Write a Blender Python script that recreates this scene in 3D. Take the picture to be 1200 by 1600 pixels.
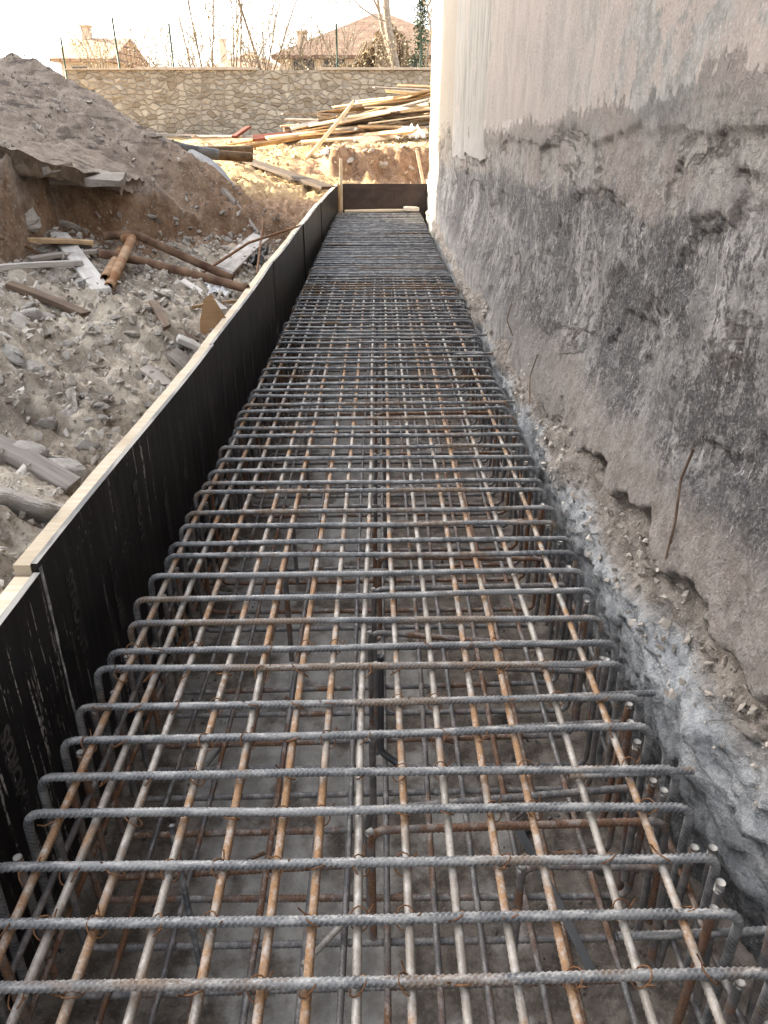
import bpy, bmesh, math, random
import numpy as np
from mathutils import Vector, Matrix, noise, Euler

for o in list(bpy.data.objects):
    bpy.data.objects.remove(o)
SC = bpy.context.scene
COL = SC.collection
R = math.radians
random.seed(7)
RNG = np.random.default_rng(11)
E = 2.0                                   # eye height above the trench floor (z = 0)

# ------------------------------------------------------------------ camera
PITCH, YAW = R(26.95), R(-0.34)
cam_d = bpy.data.cameras.new('camera')
cam = bpy.data.objects.new('camera', cam_d)
COL.objects.link(cam)
cam.location = (0, 0, E)
cam.rotation_euler = (math.pi / 2 - PITCH, 0, YAW)
cam_d.sensor_fit = 'VERTICAL'
cam_d.sensor_height = 36
cam_d.lens = 27
cam_d.clip_start = 0.02
cam_d.clip_end = 3000
SC.camera = cam

# ------------------------------------------------------------------ light
SUN_EL = R(23)
SUN_TO = Vector((-0.903 * math.cos(SUN_EL), 0.430 * math.cos(SUN_EL), math.sin(SUN_EL)))
W = bpy.data.worlds.new('World')
SC.world = W
W.use_nodes = True
wn = W.node_tree
bg = wn.nodes['Background']
sky = wn.nodes.new('ShaderNodeTexSky')
sky.sky_type = 'NISHITA'
sky.sun_disc = False
sky.sun_elevation = SUN_EL
sky.sun_rotation = math.atan2(SUN_TO.x, SUN_TO.y)
sky.air_density = 1.0
sky.dust_density = 5.0
sky.ozone_density = 0.6
hs = wn.nodes.new('ShaderNodeHueSaturation')
hs.inputs['Saturation'].default_value = 0.34
wn.links.new(sky.outputs[0], hs.inputs['Color'])
wn.links.new(hs.outputs[0], bg.inputs[0])
bg.inputs[1].default_value = 0.15
sl = bpy.data.lights.new('sun', 'SUN')
sl.energy = 4.6
sl.angle = R(0.6)
sl.color = (1.0, 0.82, 0.56)
so = bpy.data.objects.new('sun', sl)
COL.objects.link(so)
so.location = (-20, 20, 20)
so.rotation_euler = (-SUN_TO).to_track_quat('-Z', 'Y').to_euler()
SC.view_settings.view_transform = 'Standard'
SC.view_settings.look = 'None'
SC.view_settings.gamma = 1
SC.view_settings.exposure = 2.82
SC.cycles.max_bounces = 6
SC.cycles.diffuse_bounces = 4
SC.cycles.caustics_reflective = False
SC.cycles.caustics_refractive = False

# ------------------------------------------------------------------ helpers
def tag(o, label=None, cat=None, group=None, kind=None):
    if label: o['label'] = label
    if cat: o['category'] = cat
    if group: o['group'] = group
    if kind: o['kind'] = kind
    return o

def empty(name, loc, label, cat, group=None):
    o = bpy.data.objects.new(name, None)
    o.empty_display_size = 0.1
    COL.objects.link(o)
    o.location = loc
    return tag(o, label, cat, group)

def parent_to(o, p):
    o.parent = p
    o.location = Vector(o.location) - Vector(p.location) if p.parent is None else Vector(o.location)
    return o

def link(name, me, parent=None):
    o = bpy.data.objects.new(name, me)
    COL.objects.link(o)
    if parent is not None:
        o.parent = parent
        q = parent
        off = Vector((0, 0, 0))
        while q is not None:
            off += Vector(q.location)
            q = q.parent
        o.location = -off
    return o

class MB:
    """collects verts / faces / per-corner uvs / material index for one mesh"""
    def __init__(s):
        s.v, s.f, s.uv, s.mi, s.n, s.w = [], [], [], [], 0, []
    def add(s, v, f, uv=None, mi=0):
        v = np.asarray(v, float).reshape(-1, 3)
        s.v.append(v)
        w_ = getattr(tube, 'w', None) if 'tube' in globals() else None
        s.w.append(w_ if (w_ is not None and len(w_) == len(v)) else np.zeros(len(v)))
        if w_ is not None: tube.w = None
        for k, q in enumerate(f):
            s.f.append([i + s.n for i in q])
            s.mi.append(mi)
            s.uv.append(uv[k] if uv is not None else None)
        s.n += len(v)
        return s
    def box(s, lo, hi, mi=0):
        x0, y0, z0 = lo; x1, y1, z1 = hi
        v = [(x0,y0,z0),(x1,y0,z0),(x1,y1,z0),(x0,y1,z0),(x0,y0,z1),(x1,y0,z1),(x1,y1,z1),(x0,y1,z1)]
        return s.add(v, [(0,3,2,1),(4,5,6,7),(0,1,5,4),(1,2,6,5),(2,3,7,6),(3,0,4,7)], mi=mi)
    def mesh(s, name, mats, smooth=True):
        me = bpy.data.meshes.new(name)
        me.from_pydata(np.concatenate(s.v).tolist(), [], s.f)
        for m in (mats if isinstance(mats, (list, tuple)) else [mats]):
            me.materials.append(m)
        me.polygons.foreach_set('use_smooth', [smooth] * len(me.polygons))
        me.polygons.foreach_set('material_index', s.mi)
        if any(u is not None for u in s.uv):
            l = me.uv_layers.new(name='UVMap')
            flat = []
            for u, q in zip(s.uv, s.f):
                for k in range(len(q)):
                    flat.extend(u[k] if u is not None else (0, 0))
            l.data.foreach_set('uv', flat)
        ww = np.concatenate(s.w)
        if ww.any():
            at_ = me.attributes.new('rib', 'FLOAT', 'POINT'); at_.data.foreach_set('value', ww)
        me.update()
        return me
    def build(s, name, mats, parent=None, smooth=True):
        return link(name, s.mesh(name, mats, smooth), parent)

def grid_faces(nr, nc, flip=False):
    f = []
    for i in range(nr - 1):
        a = i * nc
        for j in range(nc - 1):
            q = (a + j, a + j + 1, a + nc + j + 1, a + nc + j)
            f.append(q[::-1] if flip else q)
    return f

def resample(P, step):
    P = np.asarray(P, float)
    d = np.r_[0, np.cumsum(np.linalg.norm(np.diff(P, axis=0), axis=1))]
    n = max(2, int(d[-1] / step) + 1)
    t = np.linspace(0, d[-1], n)
    return np.stack([np.interp(t, d, P[:, k]) for k in range(3)], 1)

def tube(P, r, sides=8, ribs=None, caps=True, twist=0.0):
    """swept tube; r number or array; ribs=(pitch, height): slanted ribs as real relief"""
    P = np.asarray(P, float)
    n = len(P)
    T = np.gradient(P, axis=0)
    T /= np.linalg.norm(T, axis=1)[:, None] + 1e-12
    up = np.array((0.013, 0.021, 1.0)) if abs(T[0][2]) < 0.9 else np.array((0.02, 1.0, 0.01))
    N = np.zeros_like(P)
    a = up - T[0] * up.dot(T[0]); a /= np.linalg.norm(a)
    for i in range(n):
        a = a - T[i] * a.dot(T[i]); a /= np.linalg.norm(a)
        N[i] = a
    B = np.cross(T, N)
    d = np.r_[0, np.cumsum(np.linalg.norm(np.diff(P, axis=0), axis=1))]
    ang = np.arange(sides) / sides * 2 * math.pi
    rr = (np.ones(n) * r)[:, None] * np.ones(sides)[None, :]
    if ribs:
        ph = (d[:, None] / ribs[0]) * 2 * math.pi + 4 * ang[None, :]
        w = np.clip(np.cos(ph) * 1.5 - 0.2, 0, 1)
        w = np.where(((np.abs(ang - 2.0) < .25) | (np.abs(ang - 5.14) < .25))[None, :], .8, w)
        rr = rr + ribs[1] * w
    tube.w = w.ravel() if ribs else None
    V = P[:, None, :] + rr[..., None] * (np.cos(ang)[None, :, None] * N[:, None, :] + np.sin(ang)[None, :, None] * B[:, None, :])
    V = V.reshape(-1, 3)
    F = []
    for i in range(n - 1):
        for j in range(sides):
            k = (j + 1) % sides
            F.append((i*sides+j, (i+1)*sides+j, (i+1)*sides+k, i*sides+k)[::-1])
    if caps:
        F.append(tuple(range(sides))[::1])
        F.append(tuple((n - 1) * sides + j for j in range(sides))[::-1])
    return V, F

def fillet(P, rad, k=6):
    """round the corners of an open polyline"""
    P = [Vector(p) for p in P]
    out = [P[0]]
    for i in range(1, len(P) - 1):
        a, b, c = P[i-1], P[i], P[i+1]
        u = (a - b).normalized(); w = (c - b).normalized()
        r = min(rad, (a - b).length * .45, (c - b).length * .45)
        p0 = b + u * r; p2 = b + w * r
        for j in range(k + 1):
            t = j / k
            out.append((1-t)**2 * p0 + 2*t*(1-t) * b + t*t * p2)
    out.append(P[-1])
    return np.array([tuple(p) for p in out])

def fr(x, y, z, octv=4, H=1.0):
    return noise.fractal((x, y, z), H, 2.0, octv)

def sstep(a, b, x):
    t = np.clip((x - a) / (b - a), 0, 1)
    return t * t * (3 - 2 * t)

# ---- materials
def node(nt, t, ins=None, **at):
    n = nt.nodes.new(t)
    for k, v in at.items():
        setattr(n, k, v)
    for k, v in (ins or {}).items():
        s = n.inputs[k]
        if hasattr(v, 'is_linked') or isinstance(v, bpy.types.NodeSocket):
            nt.links.new(v, s)
        else:
            s.default_value = v
    return n

class Mat:
    def __init__(s, name, rough=0.8, spec=0.3, metal=0.0):
        s.m = bpy.data.materials.new(name)
        s.m.use_nodes = True
        s.nt = s.m.node_tree
        s.b = s.nt.nodes['Principled BSDF']
        s.b.inputs['Roughness'].default_value = rough
        s.b.inputs['Specular IOR Level'].default_value = spec
        s.b.inputs['Metallic'].default_value = metal
    def n(s, t, ins=None, **a):
        return node(s.nt, t, ins, **a)
    def obj(s, rand=False):
        c = s.n('ShaderNodeTexCoord').outputs['Object']
        if rand:
            r = s.n('ShaderNodeObjectInfo').outputs['Random']
            q = s.math('MULTIPLY', r, 37.0)
            c = s.n('ShaderNodeVectorMath', {0: c, 1: s.n('ShaderNodeCombineXYZ', {0: q, 1: q, 2: q}).outputs[0]}, operation='ADD').outputs[0]
        return c
    def pos(s):
        return s.n('ShaderNodeNewGeometry').outputs['Position']
    def xyz(s, v):
        return s.n('ShaderNodeSeparateXYZ', {0: v}).outputs
    def rnd(s):
        return s.n('ShaderNodeObjectInfo').outputs['Random']
    def scale(s, v, sc):
        return s.n('ShaderNodeMapping', {0: v, 'Scale': sc}).outputs[0]
    def noise(s, v, sc, det=4, rough=0.55, dist=0.0):
        return s.n('ShaderNodeTexNoise', {'Vector': v, 'Scale': sc, 'Detail': det, 'Roughness': rough, 'Distortion': dist}).outputs[0]
    def vor(s, v, sc, feature='F1', rand=1.0):
        return s.n('ShaderNodeTexVoronoi', {'Vector': v, 'Scale': sc, 'Randomness': rand}, feature=feature).outputs
    def math(s, op, a, b=0.0, c=None, clamp=False):
        ins = {0: a, 1: b}
        if c is not None: ins[2] = c
        return s.n('ShaderNodeMath', ins, operation=op, use_clamp=clamp).outputs[0]
    def step(s, x, a, b):
        return s.n('ShaderNodeMapRange', {'Value': x, 1: a, 2: b, 3: 0.0, 4: 1.0}, interpolation_type='SMOOTHSTEP').outputs[0]
    def rng(s, x, a, b, c, d):
        return s.n('ShaderNodeMapRange', {'Value': x, 1: a, 2: b, 3: c, 4: d}).outputs[0]
    def mix(s, f, a, b, bt='MIX'):
        n = s.n('ShaderNodeMix', data_type='RGBA', blend_type=bt)
        for k, v in ((0, f), (6, a), (7, b)):
            if isinstance(v, bpy.types.NodeSocket): s.nt.links.new(v, n.inputs[k])
            else: n.inputs[k].default_value = (tuple(v) + (1,)) if isinstance(v, (tuple, list)) else v
        return n.outputs[2]
    def ramp(s, f, stops):
        n = s.n('ShaderNodeValToRGB', {0: f})
        e = n.color_ramp.elements
        while len(e) < len(stops): e.new(0.5)
        for k, (p, c) in enumerate(stops):
            e[k].position = p; e[k].color = tuple(c) + (1,)
        return n.outputs[0]
    def bump(s, h, st, dist):
        ins = {'Height': h, 'Strength': st, 'Distance': dist}
        cur = s.b.inputs['Normal']
        if cur.is_linked: ins['Normal'] = cur.links[0].from_socket
        n = s.n('ShaderNodeBump', ins)
        s.nt.links.new(n.outputs[0], cur)
    def col(s, c):
        if isinstance(c, bpy.types.NodeSocket): s.nt.links.new(c, s.b.inputs['Base Color'])
        else: s.b.inputs['Base Color'].default_value = tuple(c) + (1,)
        return s
    def rough(s, r):
        s.nt.links.new(r, s.b.inputs['Roughness'])

def mat_steel(name, steel1, steel2, rust1, rust2, rust_lo, cement, streak):
    m = Mat(name, 0.55, 0.45)
    c = m.obj(True)
    r = m.rnd()
    cs = m.scale(c, streak)
    big = m.noise(cs, 3.0, 5, 0.6)
    fine = m.noise(c, 160, 3, 0.6)
    steel = m.mix(m.step(m.noise(cs, 9, 4), .4, .62), steel1, steel2)
    rust = m.mix(m.step(fine, .35, .65), rust1, rust2)
    rf = m.step(m.math('ADD', big, m.math('MULTIPLY', m.math('SUBTRACT', r, .5), .16 if name == 'rusty_bar' else .34)), rust_lo, rust_lo + .13)
    col = m.mix(rf, steel, rust)
    nz = m.xyz(m.n('ShaderNodeNewGeometry').outputs['Normal'])[2]
    cf = m.math('MULTIPLY', m.step(m.noise(cs, 18, 6, .75), .48, .60), m.rng(nz, -.1, .9, .1, 1.0))
    cf = m.math('MULTIPLY', cf, m.rng(m.noise(c, 90, 3, .7), .3, .7, .25, 1.0))
    col = m.mix(m.math('MULTIPLY', cf, cement), col, (.50, .48, .45))
    rib = m.n('ShaderNodeAttribute', attribute_name='rib').outputs['Fac']
    col = m.mix(m.math('MULTIPLY', rib, .45 if name == 'stirrup_steel' else .15), col, (.36, .35, .335))
    m.col(col)
    m.rough(m.rng(rf, 0, 1, .42, .85))
    m.bump(fine, .35, .0012)
    return m.m

M = {}
M['stirrup'] = mat_steel('stirrup_steel', (.070,.074,.080), (.175,.175,.174), (.19,.12,.07), (.11,.07,.04), .60, .85, (1, 3, 3))
M['long'] = mat_steel('rusty_bar', (.215,.185,.155), (.32,.28,.235), (.33,.175,.07), (.22,.125,.065), .46, .72, (2, 1.5, 2))
M['low'] = mat_steel('lower_bar', (.09,.085,.085), (.15,.13,.12), (.19,.085,.035), (.10,.05,.028), .50, .55, (2, 1, 3))
m = Mat('cut_bar_end', .8, .2)
m.col(m.mix(m.noise(m.obj(True), 120, 3), (.27,.255,.235), (.44,.42,.385)))
M['tip'] = m.m

def mat_soil(name, c1, c2, c3, dust, sc=1.0, rough=.95):
    m = Mat(name, rough, .1)
    p = m.pos()
    a = m.noise(p, 1.3 * sc, 6, .6)
    b = m.noise(p, 9 * sc, 6, .65)
    f = m.noise(p, 70, 4, .7)
    col = m.mix(m.step(a, .35, .65), c1, c2)
    col = m.mix(m.step(b, .48, .7), col, c3)
    col = m.mix(m.math('MULTIPLY', m.step(f, .5, .72), .55), col, dust)
    v = m.vor(p, 42, 'F1')
    col = m.mix(m.math('MULTIPLY', m.step(v[0], .28, .12), m.step(m.noise(p, 4, 2), .45, .6)), col, dust)
    m.col(col)
    m.bump(b, .8, .03)
    m.bump(f, .7, .012)
    m.bump(v[0], .35, .008)
    return m

def soil_bank_mat():
    m = Mat('bank_soil', .95, .1)
    p = m.pos()
    x, y, z = m.xyz(p)
    a = m.noise(p, 1.1, 6, .6)
    b = m.noise(p, 8, 6, .65)
    f = m.noise(p, 75, 4, .7)
    # dusty grey-lilac top soil, raw brown earth in the cut, grey crushed rubble below
    n_low = m.math('ADD', z, m.math('MULTIPLY', m.math('SUBTRACT', a, .5), .25))
    att = m.n('ShaderNodeAttribute', attribute_name='zone').outputs['Color']
    zr, zg, zb = m.n('ShaderNodeSeparateColor', {0: att}).outputs[:3]
    top = m.mix(m.step(b, .38, .66), (.215,.168,.13), (.325,.265,.212))
    top = m.mix(m.step(m.noise(m.scale(p, (2.2, 2.2, 9)), 1.5, 4), .52, .66), top, (.115,.09,.075))
    cut = m.mix(m.step(b, .35, .62), (.155,.09,.054), (.27,.175,.11))
    cut = m.mix(m.step(m.vor(p, 24)[0], .35, .15), cut, (.30,.245,.19))
    rub = m.mix(m.step(b, .36, .64), (.275,.228,.175), (.475,.415,.335))
    rub = m.mix(m.math('MULTIPLY', m.step(m.noise(p, 2.3, 4), .53, .62), .6), rub, (.13,.105,.085))
    far = m.mix(m.step(b, .38, .62), (.29,.19,.095), (.40,.295,.17))
    col = m.mix(zr, rub, top)
    col = m.mix(zb, col, far)
    col = m.mix(zg, col, cut)
    col = m.mix(m.math('MULTIPLY', m.step(f, .52, .74), .5), col, (.42,.39,.35))
    col = m.mix(m.math('MULTIPLY', m.step(f, .44, .28), .5), col, (.08,.065,.055))
    m.col(col)
    m.bump(b, .8, .035)
    m.bump(f, .8, .014)
    m.bump(m.vor(p, 38)[0], .4, .01)
    return m.m
M['bank'] = soil_bank_mat()
M['ground'] = mat_soil('field_soil', (.24,.19,.14), (.30,.25,.19), (.20,.15,.11), (.36,.31,.26)).m

def mat_rock(name, c1, c2, c3):
    m = Mat(name, .92, .15)
    c = m.obj(True)
    a = m.noise(c, 3.5, 6, .6)
    b = m.noise(c, 28, 5, .7)
    col = m.mix(m.step(a, .35, .62), c1, c2)
    col = m.mix(m.math('MULTIPLY', m.step(b, .5, .68), .6), col, c3)
    col = m.mix(m.rng(m.rnd(), 0, 1, 0, .35), col, (.33,.27,.21))
    m.col(col)
    m.bump(a, .5, .04)
    m.bump(b, .6, .012)
    return m.m
M['rock'] = mat_rock('grey_rock', (.35,.325,.295), (.49,.46,.42), (.23,.205,.18))
M['rubble'] = mat_rock('crushed_rubble', (.30,.265,.225), (.50,.46,.41), (.21,.175,.145))

def mat_wood(name, c1, c2, c3, var=.6):
    m = Mat(name, .8, .2)
    c = m.obj(True)
    g = m.noise(m.scale(c, (1.2, 22, 22)), 2.2, 6, .65, .4)
    k = m.noise(c, 5, 4)
    col = m.mix(m.step(g, .35, .65), c1, c2)
    col = m.mix(m.math('MULTIPLY', m.step(k, .45, .7), .7), col, c3)
    bri = m.rng(m.rnd(), 0, 1, 1 - var * .55, 1 + var * .3)
    col = m.mix(1.0, col, m.n('ShaderNodeCombineColor', {0: bri, 1: bri, 2: bri}).outputs[0], 'MULTIPLY')
    m.col(col)
    m.bump(g, .35, .003)
    return m.m
M['wood_new'] = mat_wood('fresh_timber', (.56,.46,.33), (.66,.57,.44), (.45,.36,.25), .25)
M['wood_tan'] = mat_wood('tan_timber', (.36,.24,.13), (.50,.36,.21), (.24,.16,.1), .9)
M['wood_grey'] = mat_wood('weathered_timber', (.22,.19,.165), (.34,.30,.265), (.14,.115,.10), .6)
M['wood_pale'] = mat_wood('pale_grey_timber', (.42,.39,.36), (.55,.52,.48), (.30,.27,.24), .3)
M['wood_dark'] = mat_wood('dark_timber', (.11,.075,.05), (.17,.12,.085), (.07,.05,.04), .6)
M['wood_shadow'] = mat_wood('shadow_band_board', (.045,.03,.02), (.07,.05,.035), (.03,.022,.016), .2)  # shadow tone, for the dark band over the sunlit earth
M['wood_red'] = mat_wood('red_painted_timber', (.10,.03,.022), (.15,.047,.032), (.09,.028,.02), .3)

def mat_ply():
    m = Mat('film_faced_plywood', .38, .24)
    c = m.obj()
    p = m.pos()
    streak = m.noise(m.scale(p, (9, 14, .7)), 2.0, 5, .65)
    blot = m.noise(p, 3.2, 4)
    col = m.mix(m.step(blot, .35, .7), (.004,.0037,.004), (.010,.009,.009))
    # dried cement runs and splashes
    s1 = m.noise(m.scale(p, (30, 42, 1.4)), 1.0, 3, .6)
    area = m.noise(m.scale(p, (1, 1.0, .7)), 1.1, 2)
    spl = m.math('MULTIPLY', m.step(s1, .635, .665), m.step(area, .46, .58))
    spl = m.math('MULTIPLY', spl, m.step(m.noise(p, 38, 3, .7), .44, .54))
    nearp = m.step(m.xyz(p)[1], 2.0, 1.5)
    spl = m.math('MAXIMUM', spl, m.math('MULTIPLY', m.math('MULTIPLY', nearp, m.step(m.noise(m.scale(p, (60, 70, 2.6)), 1.0, 2, .6), .61, .64)), m.step(m.noise(p, 60, 3, .7), .42, .52)))
    fl = m.vor(m.scale(p, (70, 70, 30)), 1.0)
    spl2 = m.math('MULTIPLY', m.step(fl[0], .26, .14), m.step(m.noise(p, 7, 3), .58, .70))
    dust = m.math('MULTIPLY', m.step(streak, .54, .74), .10)
    col = m.mix(dust, col, (.20,.18,.17))
    col = m.mix(m.math('MULTIPLY', m.math('MAXIMUM', spl, m.math('MULTIPLY', spl2, .8)), .75), col, (.42,.40,.38))
    m.col(col)
    m.rough(m.rng(streak, .3, .7, .28, .5))
    m.bump(m.noise(p, 2.0, 2), .15, .01)
    return m.m
M['ply'] = mat_ply()
m = Mat('plywood_edge', .8, .2)
c = m.obj()
m.col(m.mix(m.step(m.noise(m.scale(c, (6, 1, 80)), 3, 4), .4, .6), (.16,.155,.15), (.34,.32,.29)))
M['ply_edge'] = m.m
m = Mat('film_print', .45, .35)
m.col(m.mix(m.step(m.noise(m.pos(), 16, 4), .42, .6), (.014,.013,.013), (.062,.056,.054)))
M['print'] = m.m
m = Mat('brown_film_plywood', .42, .4)
col = m.mix(m.step(m.noise(m.scale(m.pos(), (1, 1, 3)), 3, 4), .35, .65), (.030,.018,.014), (.055,.034,.026))
col = m.mix(m.math('MULTIPLY', m.step(m.noise(m.scale(m.pos(), (14, 14, 3)), 1.5, 4), .6, .75), .25), col, (.2,.15,.11))
m.col(col)
M['ply_brown'] = m.m
m = Mat('brown_film_print', .5, .3); m.col((.06,.045,.037)); M['print_brown'] = m.m

def mat_floor():
    m = Mat('blinding_concrete', .9, .2)
    p = m.pos()
    a = m.noise(p, 2.2, 6, .62)
    b = m.noise(p, 14, 6, .7)
    f = m.noise(p, 110, 3, .7)
    col = m.mix(m.step(b, .35, .65), (.27,.252,.228), (.40,.378,.345))
    dirt = m.mix(m.step(b, .4, .6), (.10,.083,.068), (.20,.168,.14))
    x, y, z = m.xyz(p)
    side = m.math('ADD', a, m.rng(x, -.1, .75, -.06, .18))
    side = m.math('ADD', side, m.rng(x, -.85, -.5, .15, 0.0))
    col = m.mix(m.step(side, .44, .53), col, dirt)
    col = m.mix(m.math('MULTIPLY', m.step(f, .52, .7), .35), col, (.36,.34,.31))
    m.col(col)
    m.bump(b, .5, .02); m.bump(f, .5, .006)
    return m.m
M['floor'] = mat_floor()

def mat_wall():
    m = Mat('old_plaster', .92, .15)
    p = m.pos()
    x, y, z = m.xyz(p)
    zr = m.math('SUBTRACT', z, E)
    a = m.noise(p, 1.5, 5, .6)
    b = m.noise(p, 11, 6, .68)
    f = m.noise(p, 80, 4, .72)
    ver = m.noise(m.scale(p, (1, 2.6, 1.0)), 2.4, 8, .74, .2)
    ver2 = m.noise(m.scale(p, (1, 8, 2.4)), 2.0, 6, .75)
    zt = m.math('ADD', zr, m.math('MULTIPLY', m.math('SUBTRACT', y, 2.0), .034))
    zn = m.math('ADD', zt, m.math('MULTIPLY', m.math('SUBTRACT', b, .5), .28))
    zn = m.math('ADD', zn, m.math('MULTIPLY', m.math('SUBTRACT', a, .5), .35))
    zn = m.math('ADD', zn, m.math('MULTIPLY', m.math('SUBTRACT', ver2, .5), .16))
    pink = m.mix(m.step(ver, .40, .66), (.29,.247,.222), (.225,.20,.182))
    pink = m.mix(m.math('MULTIPLY', m.step(ver2, .57, .66), .7), pink, (.27,.25,.225))
    pink = m.mix(m.math('MULTIPLY', m.step(m.noise(p, 1.6, 8, .7), .49, .52), m.step(y, 5.5, 2.5)), pink, m.mix(m.step(b, .4, .62), (.17,.166,.155), (.27,.258,.242)))
    scuff = m.noise(m.scale(p, (1, 26, 5)), 1.3, 4, .6)
    pink = m.mix(m.step(scuff, .69, .72), pink, (.16,.145,.13))
    g2 = m.noise(p, 28, 5, .75)
    grey = m.mix(m.step(b, .36, .62), (.16,.145,.132), (.33,.305,.28))
    grey = m.mix(m.math('MULTIPLY', m.step(g2, .52, .62), .6), grey, (.42,.39,.36))
    grey = m.mix(m.math('MULTIPLY', m.step(m.noise(p, 2.6, 5), .52, .60), .55), grey, (.27,.222,.20))
    low = m.mix(m.step(ver, .38, .60), (.15,.142,.14), (.37,.35,.335))
    low = m.mix(m.math('MULTIPLY', m.step(g2, .50, .64), .55), low, (.40,.38,.36))
    low = m.mix(m.math('MULTIPLY', m.step(b, .54, .66), .5), low, (.15,.14,.135))
    zone = m.math('MULTIPLY', m.step(zr, -.10, -.32), m.step(zr, -1.32, -1.0))
    blk = m.math('ADD', ver, m.math('MULTIPLY', m.math('SUBTRACT', g2, .5), .8))
    blk = m.math('ADD', blk, m.math('MULTIPLY', m.math('SUBTRACT', b, .5), .5))
    blk = m.math('ADD', blk, m.math('MULTIPLY', m.math('SUBTRACT', m.noise(p, 1.7, 4), .5), .75))
    blk = m.math('MULTIPLY', m.step(blk, .43, .55), zone)
    low = m.mix(m.math('MULTIPLY', blk, .88), low, m.mix(m.step(f, .4, .6), (.045,.042,.045), (.11,.105,.105)))
    wht = m.math('MULTIPLY', m.step(m.noise(m.scale(p, (1, 9, 2.6)), 2.4, 5, .7), .60, .66), m.step(g2, .40, .55))
    low = m.mix(m.math('MULTIPLY', wht, .8), low, (.50,.48,.465))
    beige = m.math('MULTIPLY', m.step(m.math('ADD', zr, m.math('MULTIPLY', m.math('SUBTRACT', a, .5), .5)), -.93, -1.06), m.step(y, 5.5, 3.0))
    low = m.mix(m.math('MULTIPLY', beige, .85), low, m.mix(m.step(b, .42, .6), (.235,.20,.175), (.33,.29,.26)))
    col = m.mix(m.step(zn, -.27, -.17), low, grey)
    col = m.mix(m.step(zn, -.05, .12), col, pink)
    # cream far end of the facade
    cream = m.mix(m.step(ver2, .54, .66), (.215,.185,.15), (.17,.15,.125))
    cf = m.math('MULTIPLY', m.step(m.math('ADD', y, m.math('MULTIPLY', b, .8)), 10.2, 10.5), m.step(zn, -.35, .15))
    col = m.mix(cf, col, cream)
    col = m.mix(m.math('MULTIPLY', m.step(f, .54, .70), .38), col, (.55,.52,.48))
    col = m.mix(m.math('MULTIPLY', m.step(f, .45, .32), .5), col, (.09,.08,.075))
    m.col(col)
    cn = m.noise(m.scale(p, (1, .55, 1.25)), 1.35, 6, .62, .5)
    crk = m.step(m.math('ABSOLUTE', m.math('SUBTRACT', cn, .5)), .016, .005)
    gate = m.math('MULTIPLY', m.math('MULTIPLY', m.step(zr, -1.15, -.9), m.step(zr, .02, -.06)), m.step(m.noise(p, 1.1, 2), .42, .52))
    crk = m.math('MULTIPLY', crk, gate)
    col2 = m.mix(m.math('MULTIPLY', crk, .6), col, (.07,.056,.047))
    m.col(col2)
    side_ = m.math('MULTIPLY', m.step(cn, .47, .52), gate)
    m.bump(side_, 1.0, .03)
    rf = m.rng(zn, .0, .12, 1.0, .22)
    m.bump(m.math('MULTIPLY', b, rf), .8, .03)
    m.bump(m.math('MULTIPLY', g2, rf), 1.0, .022)
    m.bump(m.math('MULTIPLY', f, rf), 1.0, .011)
    m.bump(m.math('MULTIPLY', ver2, rf), .3, .012)
    return m.m
M['wall'] = mat_wall()

def mat_found():
    m = Mat('rough_foundation', .93, .15)
    p = m.pos()
    x, y, z = m.xyz(p)
    a = m.noise(p, 2.6, 6, .62)
    b = m.noise(p, 16, 6, .7)
    f = m.noise(p, 95, 4, .7)
    blue = m.mix(m.step(b, .36, .66), (.21,.22,.23), (.44,.45,.455))
    dirt = m.mix(m.step(b, .38, .62), (.15,.125,.105), (.28,.245,.212))
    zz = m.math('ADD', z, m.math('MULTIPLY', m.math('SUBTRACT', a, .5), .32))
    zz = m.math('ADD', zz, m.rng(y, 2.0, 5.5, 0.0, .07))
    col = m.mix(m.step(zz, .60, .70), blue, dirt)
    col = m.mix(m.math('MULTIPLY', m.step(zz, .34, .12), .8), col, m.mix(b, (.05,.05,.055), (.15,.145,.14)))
    col = m.mix(m.math('MULTIPLY', m.step(f, .52, .72), .5), col, (.50,.48,.45))
    col = m.mix(m.math('MULTIPLY', m.step(f, .44, .30), .4), col, (.07,.065,.06))
    m.col(col)
    m.bump(b, .9, .035); m.bump(f, .8, .012)
    return m.m
M['found'] = mat_found()

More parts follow.
